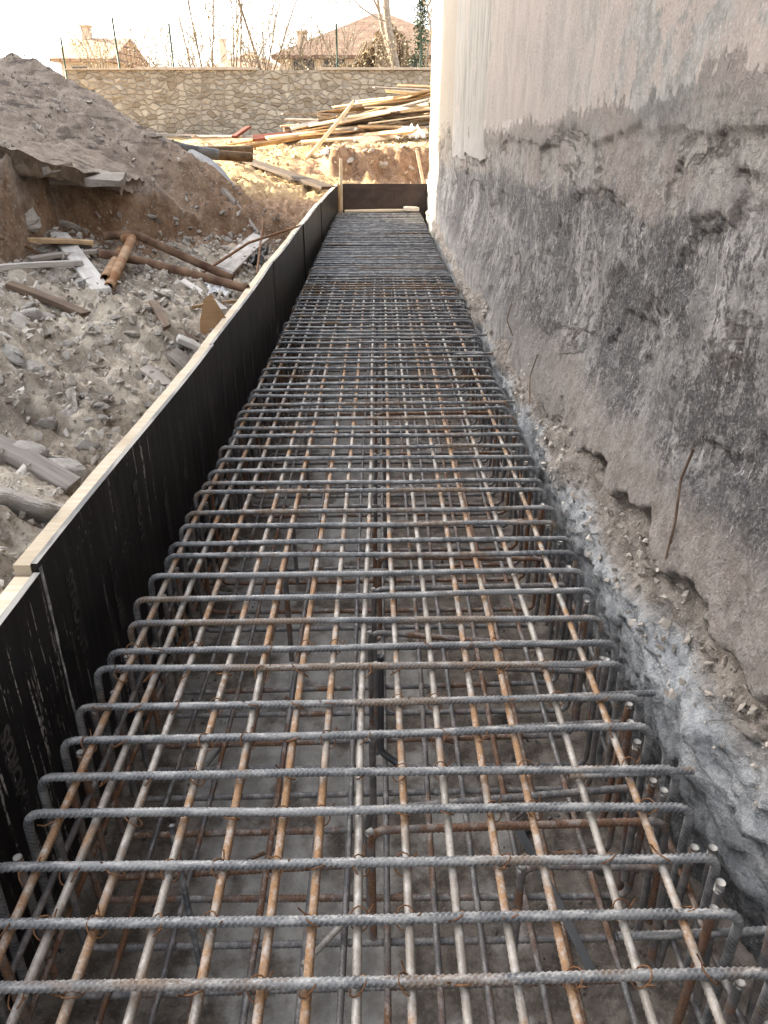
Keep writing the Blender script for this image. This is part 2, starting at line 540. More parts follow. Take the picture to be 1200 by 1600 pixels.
def mat_stone_wall():
    m = Mat('rubble_masonry', .9, .15)
    p = m.pos()
    d = m.n('ShaderNodeVectorMath', {0: p, 1: m.n('ShaderNodeVectorMath', {0: m.n('ShaderNodeTexNoise', {'Vector': p, 'Scale': 3.0, 'Detail': 2}).outputs[1], 'Scale': .16}, operation='SCALE').outputs[0]}, operation='ADD').outputs[0]
    q = m.scale(d, (4.6, .01, 8.0))
    e = m.vor(q, 1.0, 'DISTANCE_TO_EDGE', .85)[0]
    cc = m.vor(q, 1.0, 'F1', .85)[1]
    r, g, bb = m.n('ShaderNodeSeparateColor', {0: cc}).outputs[:3]
    st = m.mix(r, (.31,.28,.228), (.43,.395,.33))
    st = m.mix(m.math('MULTIPLY', m.step(g, .6, .95), .7), st, (.27,.25,.22))
    st = m.mix(m.math('MULTIPLY', m.step(m.noise(p, 9, 5), .45, .7), .35), st, (.22,.185,.14))
    mo = m.mix(m.step(m.noise(p, 6, 4), .4, .6), (.225,.198,.158), (.30,.268,.218))
    patch = m.step(m.noise(p, .9, 3), .56, .66)
    st = m.mix(m.math('MULTIPLY', patch, .55), st, mo)
    st = m.mix(m.math('MULTIPLY', m.step(bb, .72, .95), .8), st, (.20,.165,.12))
    col = m.mix(m.step(e, .015, .075), mo, st)
    col = m.mix(m.math('MULTIPLY', m.step(m.noise(m.scale(p, (1.2, 1, .35)), 1.2, 5), .5, .66), .3), col, (.21,.18,.14))
    m.col(col)
    m.bump(m.step(e, .015, .16), .8, .04)
    m.bump(r, .5, .05)
    m.bump(m.noise(p, 14, 5), .4, .02)
    return m.m
M['masonry'] = mat_stone_wall()

def simple(name, c1, c2, sc=6, rough=.85, spec=.2, bump=0.0, metal=0):
    m = Mat(name, rough, spec, metal)
    c = m.obj(True)
    n = m.noise(c, sc, 5, .6)
    m.col(m.mix(m.step(n, .35, .65), c1, c2))
    if bump: m.bump(n, .5, bump)
    return m.m
M['coping'] = simple('coping_concrete', (.36,.31,.25), (.47,.41,.34), 5)
M['post'] = simple('green_paint', (.02,.045,.03), (.04,.07,.05), 8, .5)
M['cream'] = simple('cream_render', (.46,.38,.29), (.55,.47,.37), 1.2)
M['greyrender'] = simple('grey_render', (.42,.40,.38), (.5,.48,.46), .8)
M['dark'] = simple('dark_window', (.03,.03,.035), (.05,.05,.055), 3, .25, .5)
M['bark'] = simple('pale_bark', (.20,.165,.13), (.33,.29,.24), 14, .9, .1, .02)
M['twig'] = simple('twig_bark', (.13,.105,.08), (.21,.175,.135), 14, .9, .1)
M['leaf'] = simple('dry_leaf', (.26,.19,.11), (.36,.28,.175), 3, .8)
M['ivy'] = simple('withered_ivy', (.085,.065,.035), (.19,.14,.075), 2.5, .8)
M['grassdry'] = simple('dry_grass', (.34,.275,.18), (.44,.36,.25), 3, .85)
M['evergreen'] = simple('dark_evergreen', (.03,.045,.025), (.06,.075,.04), 3, .8)
M['plastic'] = simple('dark_plastic', (.022,.022,.024), (.06,.06,.062), 5, .4, .5)
M['pipe_grey'] = simple('grey_plastic_pipe', (.10,.105,.11), (.16,.16,.16), 4, .6, .3)
M['pipe_dark'] = simple('dark_brown_pipe', (.055,.034,.02), (.12,.08,.045), 8, .85, .2)
M['pipe_black'] = simple('black_pipe', (.035,.037,.04), (.10,.10,.10), 6, .5, .4)
M['pipe_rust'] = simple('rusty_pipe', (.075,.04,.025), (.20,.125,.08), 7, .85, .2)
M['pipe_rust2'] = simple('orange_rusty_pipe', (.22,.10,.04), (.38,.26,.16), 7, .85, .2)
M['bag'] = simple('white_bag', (.62,.62,.62), (.74,.74,.73), 3, .6)
M['foam'] = simple('pale_block', (.52,.47,.41), (.64,.60,.54), 5, .9)
M['slab'] = mat_rock('broken_concrete', (.17,.15,.132), (.25,.225,.20), (.12,.105,.09))
M['root'] = simple('dull_wire', (.10,.065,.045), (.17,.115,.08), 20, .9)
M['wire'] = simple('rusty_wire', (.12,.06,.03), (.20,.10,.05), 20, .85)
m = Mat('board_pilaster', .85, .2)
p_ = m.pos()
st_ = m.noise(m.scale(p_, (1, 14, 1.2)), 2.0, 5, .65)
zz_ = m.math('ADD', m.math('SUBTRACT', m.xyz(p_)[2], E), m.math('MULTIPLY', m.math('SUBTRACT', st_, .5), .9))
cc_ = m.mix(m.step(st_, .38, .62), (.165,.155,.138), (.27,.25,.222))
m.col(m.mix(m.step(zz_, -.30, .12), m.mix(m.noise(p_, 12, 5), (.15,.14,.13), (.34,.315,.295)), cc_))
m.bump(st_, .4, .008)
M['spall'] = m.m
def mat_tile(name, A, B, C):
    m = Mat(name, .85, .2)
    c = m.obj()
    w = m.n('ShaderNodeTexBrick', {'Vector': m.n('ShaderNodeTexCoord').outputs['UV'], 'Scale': 1.0, 'Mortar Size': .03, 'Brick Width': .45, 'Row Height': .30,
            'Color1': A + (1,), 'Color2': B + (1,), 'Mortar': (.12,.075,.055,1)})
    m.col(m.mix(m.math('MULTIPLY', m.step(m.noise(c, 2, 5), .45, .65), .4), w.outputs[0], C))
    m.bump(w.outputs[1], .6, .05)
    return m.m
M['tile'] = mat_tile('dull_roof_tiles', (.17,.11,.078), (.12,.08,.06), (.20,.16,.12))
M['tile_pale'] = mat_tile('pale_roof_tiles', (.34,.22,.14), (.28,.19,.125), (.36,.29,.22))

# ------------------------------------------------------------------ ground plan helpers
PATH = np.array([(-1.6,-.93,-1.06), (1.75,-.90,-1.04), (3.95,-.86,-1.03), (6.85,-.845,-1.0), (11.3,-.81,-1.0), (14.35,-.70,-.965)])
def panel_x(y): return np.interp(y, PATH[:,0], PATH[:,1])

def ray(px, py):
    u, v = (px - 600) / 1200, (py - 800) / 1200
    d = Vector((u, -v, -1))
    return (cam.rotation_euler.to_matrix() @ d)

def at(px, py, depth):
    return Vector((0, 0, E)) + ray(px, py) * depth

class TPS:
    def __init__(s, pts, smooth=1e-3):
        P = np.array(pts, float); s.P = P[:, :2]; n = len(P)
        K = s.k(s.P, s.P) + smooth * np.eye(n)
        Q = np.c_[np.ones(n), s.P]
        A = np.block([[K, Q], [Q.T, np.zeros((3, 3))]])
        s.w = np.linalg.solve(A, np.r_[P[:, 2], 0, 0, 0])
    def k(s, a, b):
        d2 = ((a[:, None] - b[None]) ** 2).sum(-1)
        return np.where(d2 > 1e-12, .5 * d2 * np.log(d2 + 1e-12), 0)
    def __call__(s, xy):
        xy = np.asarray(xy, float).reshape(-1, 2)
        return np.c_[s.k(xy, s.P), np.ones(len(xy)), xy] @ s.w

# survey points of the spoil heap and the far ground (x, y, z)
UP = [(px_, py_, d_) for px_, py_, d_ in [
    (0,95,8), (60,100,8.2), (130,147,8), (190,182,8), (250,217,8), (320,270,8), (400,332,8), (455,372,8),
    (100,262,5.5), (160,275,5.9), (230,290,6.7), (330,330,7.5), (40,250,5.2), (0,225,5.0),
    (0,150,6.8), (100,180,7.0), (200,232,7.3), (300,284,7.6), (-120,100,7.2), (-150,240,4.6), (-300,120,6.4)]]
UPW = [tuple(at(*u)) for u in UP]
FARW = [(-5.2,11.0,E+.28), (-3.9,11.0,E-.15), (-2.6,10.8,E-.62), (-1.5,10.2,E-.98), (-.95,10.3,E-1.16), (-6.5,12.5,E+.1), (-4.2,13.2,E-.55),
        (-2.4,13.3,E-.93), (-1.4,13.2,E-1.05), (-.8,12.5,E-1.15), (-8.5,15,E-.3), (-5,16.5,E-.62), (-3.0,16.5,E-.73), (-1.7,15.2,E-.93),
        (-.6,14.9,E-1.12), (.4,14.9,E-1.2), (2.5,14.9,E-1.2), (-2.3,17.5,E-.68), (-1.6,18.6,E-.6), (.1,16.2,E-1.1), (1.5,16.2,E-1.1),
        (.1,19.4,E-.46), (1.3,19.4,E-.44), (-3.5,20,E-.52), (-6,20,E-.5), (-9,20,E-.5), (-9,24.5,E-.42), (-5,24.5,E-.40), (-2,24.5,E-.40), (2,24.5,E-.38), (3,19,E-.45),
        (-13,14,E-.2), (-13,24,E-.4), (-9,9,E+1.0), (-13,8,E+.8), (-7,9.5,E+.9)]
LOW = [tuple(at(*u)) for u in [
    (40,395,5.1), (100,372,5.5), (250,402,6.2), (330,415,6.4), (400,425,6.6), (440,392,7.5), (380,455,5.5), (200,440,5.2), (0,437,4.4),
    (0,520,3.55), (150,520,4.0), (280,520,4.25), (0,640,2.95), (120,640,3.15), (200,640,3.3), (0,760,2.4), (60,790,2.35), (0,850,2.12), (-200,700,2.3), (-250,520,3.1)]]
LOW += [(-1.1,1.0,E-1.16), (-1.9,.6,E-.95), (-1.1,-1.5,E-1.16), (-3,-1.5,E-.7), (-4.5,1,E-.4), (-5,3,E-.2), (-.92,4,E-1.2), (-.92,2.5,E-1.18), (-.9,6,E-1.2), (-.9,8.5,E-1.17), (-8,-2,E-.2), (-12,3,E)]
LOW += [(-.9, 9.5, E-1.16)]
tUP = TPS(UPW + FARW)
tLOW = TPS(LOW)
CUT = np.array([(-14,4.0), (-4,4.3), (-2.75,4.5), (-2.46,5.0), (-2.36,6.3), (-2.12,6.7), (-1.98,6.95), (-1.76,7.6), (-1.4,8.25), (-1.1,8.5), (0,8.9)])
def hfield(X, Y, detail=True):
    X = np.asarray(X, float).ravel(); Y = np.asarray(Y, float).ravel()
    xy = np.c_[X, Y]
    n1 = np.array([fr(x*2.2, y*2.2, 3.3, 3) for x, y in xy])
    d = Y - (np.interp(X, CUT[:,0], CUT[:,1]) + n1 * .16)
    up = tUP(xy); lo = tLOW(np.c_[X, np.minimum(Y, 9.6)])
    lo = np.minimum(lo, up + 0.02)
    t = sstep(-.10, .22, d)
    z = lo * (1 - t) + up * t
    far = sstep(9.6, 11.5, Y)
    bk = sstep(16.35, 17.25, Y + n1 * .55) * sstep(-2.3, -1.0, X + n1 * .3)
    z = np.where(Y > 13.5, np.maximum(z, (E - 1.10) * (1 - bk) + (E - .44) * bk - 3 * (1 - sstep(-2.4, -.9, X))), z)
    topz = sstep(.05, .3, d) * (1 - far)
    cutz = np.clip(sstep(-1.15, -.25, d) * (1 - sstep(.12, .34, d)), 0, 1) * sstep(-2.9, -2.3, X)
    cutz = np.maximum(cutz, sstep(6.9, 8.2, Y) * sstep(-2.5, -1.6, X) * (1 - sstep(12.3, 13.8, Y - X * .9 - 1.2)))
    cutz = np.maximum(cutz, sstep(15.9, 16.5, Y) * sstep(17.9, 17.2, Y) * sstep(-2.4, -1.2, X))
    if detail:
        n2 = np.array([fr(x*6, y*6, 1.7, 4) for x, y in xy])
        n3 = np.array([noise.turbulence((x*17, y*17, .4), 3, False) for x, y in xy])
        sl = np.array([fr(x*1.5 + y*2.2, (y*.5 - x*.6)*.7, 6.1, 4) for x, y in xy])
        near = 1 - sstep(13, 20, Y)
        z = z + n1 * .07 * (1 - topz * .5) + n2 * (.05 + .02 * cutz) + (n3 - .45) * .05 * near * (1 - topz * .25) + sl * .10 * topz
        z = z - .05 * cutz * np.clip(n1 + .1, 0, 1)
    return z, topz, cutz, far
def H(x, y):
    return float(hfield([x], [y])[0][0])
def hit(px, py, lift=0.0):
    r = ray(px, py); t = 1.2
    while t < 30:
        p = Vector((0, 0, E)) + r * t
        if p.z < H(p.x, p.y): break
        t += .06 if t < 9 else .15
    for _ in range(6):
        pass
    p = Vector((0, 0, E)) + r * (t - .03)
    return Vector((p.x, p.y, p.z + lift))

def terrain(name, ys, ss, xr):
    X = np.array([[xr(y) - s for s in ss] for y in ys]); Y = np.repeat(np.array(ys)[:, None], len(ss), 1)
    z, tz, cz, fz = hfield(X, Y)
    mb = MB(); mb.add(np.c_[X.ravel(), Y.ravel(), z], grid_faces(len(ys), len(ss)))
    me = mb.mesh(name, M['bank'])
    a = me.color_attributes.new('zone', 'FLOAT_COLOR', 'POINT')
    a.data.foreach_set('color', np.c_[tz, cz, fz, np.ones_like(z)].ravel())
    # heaped edges keep the far-left slope pushed over a little so the cut overhangs
    return tag(link(name, me), kind='structure')
ys = [-1.6]
while ys[-1] < 14.5: ys.append(ys[-1] + max(.03, .0105 * ys[-1]))
ys[-1] = 14.56
ss = [0]
while ss[-1] < 13: ss.append(ss[-1] + max(.028, .02 * ss[-1]))
terrain('soil_bank', ys, ss, lambda y: float(panel_x(y)) - .035)
ys = list(np.linspace(14.5, 25.2, 90))
ss = list(np.arange(0, 6, .07)) + list(np.arange(6, 16, .25))
terrain('far_bank', ys, ss, lambda y: 3.2)

# one sheet to the horizon, below the local earth works
mb = MB()
gx = np.array([-1500, -400, -120, -40, -15, 0, 15, 40, 120, 400, 1500.]); gy = np.array([-400, -60, -15, 0, 24.7, 25, 40, 60, 120, 400, 1500.])
XX, YY = np.meshgrid(gx, gy)
ZZ = np.where(YY > 24.9, E - .45, -.25)
mb.add(np.c_[XX.ravel(), YY.ravel(), ZZ.ravel()], grid_faces(len(gy), len(gx)))
tag(mb.build('ground', M['ground'], smooth=False), kind='structure')

# trench floor
xs = np.arange(-1.0, 1.35, .03); ysf = np.concatenate([np.arange(-.8, 4.5, .03), np.arange(4.5, 14.6, .12)])
XX, YY = np.meshgrid(xs, ysf)
ZZ = np.array([fr(x*2, y*2, 9, 4) * .012 + fr(x*9, y*9, 2, 3) * .006 + max(0, x - .35) * .10 * (1 + fr(x*4, y*4, 5, 3)) for x, y in zip(XX.ravel(), YY.ravel())])
mb = MB(); mb.add(np.c_[XX.ravel(), YY.ravel(), ZZ], grid_faces(len(ysf), len(xs)))
tag(mb.build('trench_floor', M['floor']), kind='structure')

# ------------------------------------------------------------------ the old building on the right
def wall_x(y): return .965 - .0068 * y
bld = empty('old_building', (3.0, 6.0, 0), 'old building with peeling pink and stained grey plaster wall beside the trench', 'building')
def spaced(a, b, f):
    o = [a]
    while o[-1] < b: o.append(o[-1] + f(o[-1]))
    o[-1] = b
    return np.array(o)
wy = spaced(-2.5, 14.4, lambda y: .0125 if .9 < y < 3.5 else (.05 if y <= .9 else min(.09, .0125 + (y - 3.5) * .012)))
wz = np.concatenate([np.arange(-1.62, .3, .0125), np.arange(.3, 1.2, .05), np.arange(1.2, 3.01, .2)])
V = []
for z in wz:
    for y in wy:
        n1 = fr(y*1.3, z*1.8, 4.4, 4)
        n2 = fr(y*7, z*7, 1.2, 4)
        n3 = fr(y*3.2, z*1.3, 8.2, 4)
        zt = z + .034 * (y - 2) + n1 * .06 + n2 * .03
        pr = 0.0
        a = float(sstep(-.005, .02, zt)); pr += .012 * a
        b_ = float(sstep(-.245, -.215, zt + n3 * .05 + .02 * math.sin(y*3))); pr += .015 * b_ * float(sstep(-.25, .25, fr(y*1.3, 2.2, z*.6, 3)))
        rough = 1 - .85 * a
        n4 = noise.turbulence((y*16, z*13, 2.2), 3, True) - .45
        pr += (n2 * .0075 + n3 * .004 - n4 * .010 * min(1.0, max(0.0, (7 - y) / 3))) * rough + n1 * .006
        # spalled patches where the render has come away
        sp = float(sstep(.36, .42, fr(y*1.9 + 3, z*2.8, 2.2, 6)))
        if z < -.12: pr -= .016 * sp
        lowb = -1.17 + .11 * fr(y*1.9, .3, .7, 4) - .35 * float(sstep(2.6, 3.6, y))
        pr -= .085 * float(sstep(lowb + .02, lowb - .02, z + n2*.04))
        pr += .035 * float(sstep(-.6, -1.0, z)) + .075 * float(sstep(-.85, -1.25, z)) * float(sstep(.5, 1.6, y)) * float(sstep(12.5, 8.5, y))
        V.append((wall_x(y) - pr, y, z + E))
mb = MB(); mb.add(V, grid_faces(len(wz), len(wy)))
mb.build('plaster_wall', M['wall'], bld)
# other sides and body of the building
mb = MB(); mb.box((1.02, -2.5, -.2), (8.5, 14.36, E + 3.0)); mb.build('rear_walls', M['greyrender'], bld, False)
mb = MB()
vv = [(wall_x(-2.5), 14.4, .3), (8.5, 14.4, .3), (8.5, 14.4, E + 3.0), (wall_x(14.4) - .01, 14.4, E + 3.0), (wall_x(14.4) - .01, 14.4, .3)]
mb.add([(wall_x(14.4)-.012, 14.402, .3), (8.5, 14.402, .3), (8.5, 14.402, E+3.0), (wall_x(14.4)-.012, 14.402, E+3.0)], [(0,1,2,3)])
mb.build('end_wall', M['cream'], bld, False)
mb = MB(); mb.box((.55, -2.9, E + 3.0), (8.9, 14.8, E + 3.2)); mb.build('roof', M['tile'], bld, False)
# boarded pilaster near the far corner
mb = MB()
for (y0, y1, z0, pr) in ((7.15, 8.9, -.30, .020), (8.93, 10.15, -.36, .017)):
    nz = 60
    zz = np.linspace(z0, 2.99, nz); yy = np.linspace(y0, y1, 14)
    vs = []
    for z in zz:
        for k, y in enumerate(yy):
            e = .012 * fr(y*4, z*5, 2.1, 3)
            jag = (.10 * fr(z*3.1, y0, .5, 4) if k in (0, 13) else 0)
            zz_ = z + (.05 * fr(y*5, 3.3, 1.2, 3) if z == zz[0] else 0)
            vs.append((wall_x(y) - pr - .012 + e * .5 + (.028 if k in (0, 13) else 0), y + jag, zz_ + E))
    mb.add(vs, grid_faces(nz, 14))
mb.build('pilaster', M['spall'], bld)

# rough foundation swelling out below the plaster
def edge_x(y):
    return float(np.interp(y, [-2.5, .6, 1.1, 1.5, 2.5, 5, 8, 14.4], [1.08, 1.03, .90, .80, .765, .765, .75, .80]))
ts = np.linspace(0, 1, 90)
fy = spaced(-2.5, 14.4, lambda y: .022 if .6 < y < 4 else (.06 if y <= .6 else min(.1, .022 + (y - 4) * .012)))
V = []
for y in fy:
    xw, xe = wall_x(y), edge_x(y)
    top = -1.10 + .09 * fr(y*1.4, 4.2, .3, 4) + float(np.interp(y, [2, 6, 14], [0, -.02, -.12]))
    zp = np.interp(ts, [0, .12, .38, .5, .6, .75, 1], [top, top - .07, -1.32, -1.39, -1.50, -1.72, -2.05])
    xp = np.interp(ts, [0, .12, .38, .5, .6, .75, 1], [xw + .02, xw - .055 * float(sstep(13, 9, y)), xe + .045, xe, xe + .012, xe + .06, xe + .13])
    for t, z, x in zip(ts, zp, xp):
        n1 = fr(y*2.1, z*2.6, 1.1, 4); n2 = fr(y*7, z*8, 5.2, 4)
        n3 = noise.turbulence((y*13, z*13, x*13), 3, True) - .5
        k = float(sstep(0, .15, t))
        V.append((x + (-n1 * .045 - n2 * .022 - n3 * .032) * k + .01, y, z + (n1 * .05 - n3 * .035) * k + E))
mb = MB(); mb.add(V, grid_faces(len(fy), len(ts), True))
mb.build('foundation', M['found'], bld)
V_found = V

# ------------------------------------------------------------------ formwork panels
def text_mesh(txt, size):
    cu = bpy.data.curves.new('lettering', 'FONT')
    cu.body = txt; cu.size = size; cu.align_x = 'CENTER'; cu.align_y = 'CENTER'; cu.extrude = 0.0004; cu.space_character = 1.08; cu.offset = .003
    o = bpy.data.objects.new('lettering', cu); COL.objects.link(o)
    dg = bpy.context.evaluated_depsgraph_get()
    me = bpy.data.meshes.new_from_object(o.evaluated_get(dg))
    bpy.data.objects.remove(o); bpy.data.curves.remove(cu)
    return me
TXT = text_mesh('SINORUS', .066)
TXT.materials.append(M['print'])
joints = [(-1.55, 1.735), (1.75, 3.95), (3.96, 6.4), (6.41, 8.9), (8.91, 11.4), (11.41, 14.36)]
plabels = ['nearest black formwork panel with thick white cement drips, at the lower left of the cage',
           'black formwork panel with faint lettering and pale timber on top, second from the camera',
           'black formwork panel behind the brown plywood offcut, third along the trench side',
           'black formwork panel below the two rusty pipes, fourth along the trench side',
           'black formwork panel next to the far one, fifth along the trench side',
           'farthest black side panel meeting the brown end board at the corner']
for k, (y0, y1) in enumerate(joints):
    p0 = np.array([np.interp(y0, PATH[:,0], PATH[:,1]), y0, np.interp(y0, PATH[:,0], PATH[:,2])])
    p1 = np.array([np.interp(y1, PATH[:,0], PATH[:,1]), y1, np.interp(y1, PATH[:,0], PATH[:,2])])
    if k == 0: p0[2] -= .02; p1[2] -= .018
    e = empty('formwork_panel', (p0[0], (y0+y1)/2, 0), plabels[k], 'formwork panel', 'black formwork panels along the trench')
    dirv = (p1 - p0); dirv[2] = 0; L = np.linalg.norm(dirv); dirv /= L
    out = np.array([-dirv[1], dirv[0], 0])           # away from the trench
    n = max(8, int(L / .06)); tt = np.linspace(0, 1, n)
    def strip(off0, off1, zb, zt, wob=0.0, mi=0):
        vs = []
        for t in tt:
            c = p0 + (p1 - p0) * t; b = out * (.006 * math.sin(t * 5 + k) + wob * fr(t*L*3, k, off1*10, 3))
            zz = c[2] + E
            zbm = zb if zb < -5 else zz + zb
            wt = wob * .7 * fr(t * L * 5, k + 3, 1.2, 3)
            for (o_, z_) in ((off0, zt), (off1, zt), (off1, None), (off0, None)):
                q = c + out * o_ + b
                vs.append((q[0], q[1], (zz + z_ + wt) if z_ is not None else (-.03 if zb < -5 else zbm)))
        f = []
        for i in range(n - 1):
            for j in range(4):
                a = i*4 + j; b_ = i*4 + (j+1) % 4
                f.append((a, b_, b_ + 4, a + 4))
        f.append((3, 2, 1, 0)); f.append(tuple((n-1)*4 + j for j in range(4)))
        return vs, f
    vs, f = strip(0, .018, -9, 0)
    mb = MB(); mb.add(vs, f)
    # the sawn top edge of the plywood shows its bare layers
    top = [i for i, q in enumerate(mb.f) if len(set(q)) == 4 and all(v % 4 in (0, 1) for v in q) and i < len(mb.f) - 2]
    for i in top: mb.mi[i] = 1
    mb.build('plywood_sheet', [M['ply'], M['ply_edge']], e, False)
    vs, f = strip(.019, .019 + (.046 if k else .052), -.085, (-.006 if k else -.014), .004)
    mb = MB(); mb.add(vs, f); mb.build('top_batten', M['wood_new'], e, False)
    vs, f = strip(.02, .075, -.50, -.42, .003)
    mb = MB(); mb.add(vs, f); mb.build('back_rail', M['wood_tan'], e, False)
    # faint maker's print running up the film, several columns to a sheet
    for j, yy in enumerate(np.arange(y0 + .16, y1 - .06, .31)):
        for row, zc in enumerate((.70, .28)):
            if yy > 6.2: continue
            o = bpy.data.objects.new('lettering', TXT); COL.objects.link(o)
            x = np.interp(yy, PATH[:,0], PATH[:,1])
            cz = zc - (.13 if j % 2 else 0)
            tq = (yy - y0) / (y1 - y0)
            bow = .006 * math.sin(tq * 5 + k)
            base = p0 + (p1 - p0) * tq + out * bow
            ang = math.atan2(dirv[1], dirv[0])
            inn = Vector((-out[0], -out[1], 0)); upv = Vector((0, 0, 1)); al = Vector((dirv[0], dirv[1], 0))
            # text x axis runs up the sheet, text y axis runs back towards the camera, normal into the trench
            Mx = Matrix((upv, -al, inn)).transposed().to_4x4()
            if (upv.cross(-al)).dot(inn) < 0: Mx = Matrix((upv, al, inn)).transposed().to_4x4()
            o.parent = e
            o.matrix_local = Matrix.Translation(Vector((base[0], yy, cz)) + inn * .0016 - Vector(e.location)) @ Mx

fp = [o for o in COL.objects if o.name == 'formwork_panel.001'][0]
vs = []; nz = 60
for i in range(nz):
    z = .955 - .85 * i / (nz - 1); w = .004 + .006 * abs(fr(z*9, 1.2, 3, 4)) + .003 * (i < 12); c = 1.748 + .006 * fr(z*5, 4, 4, 3)
    vs += [(float(panel_x(c)) + .0035, c - w, z), (float(panel_x(c)) + .006, c, z), (float(panel_x(c)) + .0035, c + w, z)]
mb = MB(); mb.add(vs, grid_faces(nz, 3)); mb.build('cement_run', simple('dried_cement', (.16,.17,.18), (.42,.42,.41), 40, .9), fp)
# end board, sill and stakes
e = empty('end_board', (.09, 14.4, .5), 'brown plywood board standing across the far end of the trench', 'board')
mb = MB(); mb.box((-.68, 14.40, .3), (.85, 14.418, E - .957)); mb.build('plywood_sheet', M['ply_brown'], e, False)
mb = MB(); mb.box((-.68, 14.419, E - 1.03), (.85, 14.47, E - .96)); mb.build('top_batten', M['wood_tan'], e, False)
TXT2 = TXT.copy(); TXT2.materials.clear(); TXT2.materials.append(M['print_brown'])
for k in range(5):
    o = bpy.data.objects.new('lettering', TXT2); COL.objects.link(o); o.parent = e
    o.matrix_local = Matrix.Translation(Vector((-.50 + k*.29, 14.3985, E - 1.19)) - Vector(e.location)) @ Euler((R(90), R(-40), 0)).to_matrix().to_4x4()
e.location = (.09, 14.4, .5)

def board(name, p0, p1, w, t, mat, label=None, cat='plank', group=None, roll=0.0, bow=.006, jag=.02, seed=0, up=(0,0,1), parent=None):
    p0, p1 = Vector(p0), Vector(p1)
    L = (p1 - p0).length
    ax = (p1 - p0).normalized(); up = Vector(up)
    if abs(ax.dot(up)) > .95: up = Vector((0, -1, .1))
    sd = up.cross(ax).normalized(); nv = ax.cross(sd)
    rot = Matrix((ax, sd, nv)).transposed().to_4x4() @ Matrix.Rotation(roll, 4, 'X')
    rs = random.Random(seed * 13 + int(L * 1000))
    n = max(3, int(L / .12)); xs_ = np.linspace(-L/2, L/2, n)
    vs = []
    b = t * .12
    prof = [(-w/2, -t/2+b), (-w/2+b, -t/2), (w/2-b, -t/2), (w/2, -t/2+b), (w/2, t/2-b), (w/2-b, t/2), (-w/2+b, t/2), (-w/2, t/2-b)]
    j0, j1 = rs.uniform(-jag, jag), rs.uniform(-jag, jag)
    for i, x in enumerate(xs_):
        q = 1 - (2 * x / L) ** 2
        for (y, z) in prof:
            xx = x + (j0 * y / w * 2 if i == 0 else j1 * y / w * 2 if i == n-1 else 0) + (rs.uniform(-jag, jag) * .3 if i in (0, n-1) else 0)
            vs.append((xx, y + bow * .5 * math.sin(x * 2 + seed), z + bow * q))
    f = []
    for i in range(n - 1):
        for j in range(8):
            k = (j+1) % 8
            f.append((i*8+j, i*8+k, (i+1)*8+k, (i+1)*8+j))
    f.append(tuple(range(8))[::-1]); f.append(tuple((n-1)*8+j for j in range(8)))
    mb = MB(); mb.add(vs, f)
    o = link(name, mb.mesh(name, mat, False))
    o.matrix_world = Matrix.Translation((p0 + p1) / 2) @ rot
    if label: tag(o, label, cat, group)
    return o

board('sill_board', (-.60, 14.22, E-1.385), (.62, 14.26, E-1.375), .20, .03, M['wood_new'], 'pale board lying flat in front of the brown end board', 'board')
mb = MB(); V_, F_ = [], []
bm = bmesh.new(); bmesh.ops.create_cube(bm, size=1); bmesh.ops.bevel(bm, geom=bm.edges[:], offset=.12, segments=2, affect='EDGES')
me = bpy.data.meshes.new('pale_block'); bm.to_mesh(me); bm.free(); me.materials.append(M['foam'])
o = link('pale_block', me); o.location = (.55, 14.1, E-1.335); o.scale = (.26, .16, .07); o.rotation_euler = (0, .05, .1)
tag(o, 'off-white block at the far right corner of the cage', 'block')
board('stake', (-.655, 14.30, E-1.55), (-.65, 14.31, E-.56), .05, .045, M['wood_new'], 'yellow upright stake at the corner of the end board', 'stake', seed=3)
board('corner_post', (-.71, 14.24, E-1.7), (-.705, 14.26, E-.95), .05, .05, M['wood_tan'], 'short timber post clamped inside the far panel corner', 'post', seed=4)
board('leaning_stake', (.83, 14.62, E-1.2), (.66, 14.75, E-.45), .05, .04, M['wood_new'], 'yellow stake leaning behind the end board near the building', 'stake', seed=5)

# ------------------------------------------------------------------ the reinforcement cage
cage = empty('rebar_cage', (0, 7, .3), 'long rebar cage of ribbed stirrups and rusty lengthwise bars filling the trench', 'rebar cage')
ZT, ZB, RB = E - 1.40, .065, .0090
def stirrup_mesh(name, hw, step, sides, ribs, zt=ZT, zb=.12, seed=0):
    rs = random.Random(seed)
    P = fillet([(-hw - .005, 0, zb), (-hw, .004, zt), (hw, -.004, zt), (hw + .006, 0, zb + rs.uniform(-.02, .03))], .042, 7)
    P = resample(P, step)
    P[:, 2] += np.array([.005 * fr(p[0]*2, seed, .4, 2) * (1 if p[2] > zt - .03 else 0) for p in P])
    P[:, 1] += np.array([.006 * fr(p[0]*1.5, seed, 3.4, 2) for p in P])
    mb = MB(); mb.add(*tube(P, RB, sides, ribs)); return mb.mesh(name, M['stirrup'])
def ubar_mesh(name, hw, step, sides, ribs, seed=0):
    rs = random.Random(seed + 50)
    t0, t1 = ZT - rs.uniform(.01, .10), ZT - rs.uniform(.01, .10)
    P = fillet([(-hw, 0, t0), (-hw, 0, ZB), (hw, 0, ZB), (hw - rs.uniform(-.02, .02), 0, t1)], .042, 7)
    P = resample(P, step)
    mb = MB(); mb.add(*tube(P, RB, sides, ribs))
    mb.add(*tube([(-hw, 0, t0 - .010), (-hw, 0, t0 + .002)], RB + .0008, 10), mi=1)
    q = P[-1]
    mb.add(*tube([(q[0], 0, t1 - .010), (q[0], 0, t1 + .002)], RB + .0008, 10), mi=1)
    return mb.mesh(name, [M['low'], M['tip']])
S_near = [stirrup_mesh('stirrup', .765, .0022, 12, (.0122, .0020), seed=i) for i in range(5)]
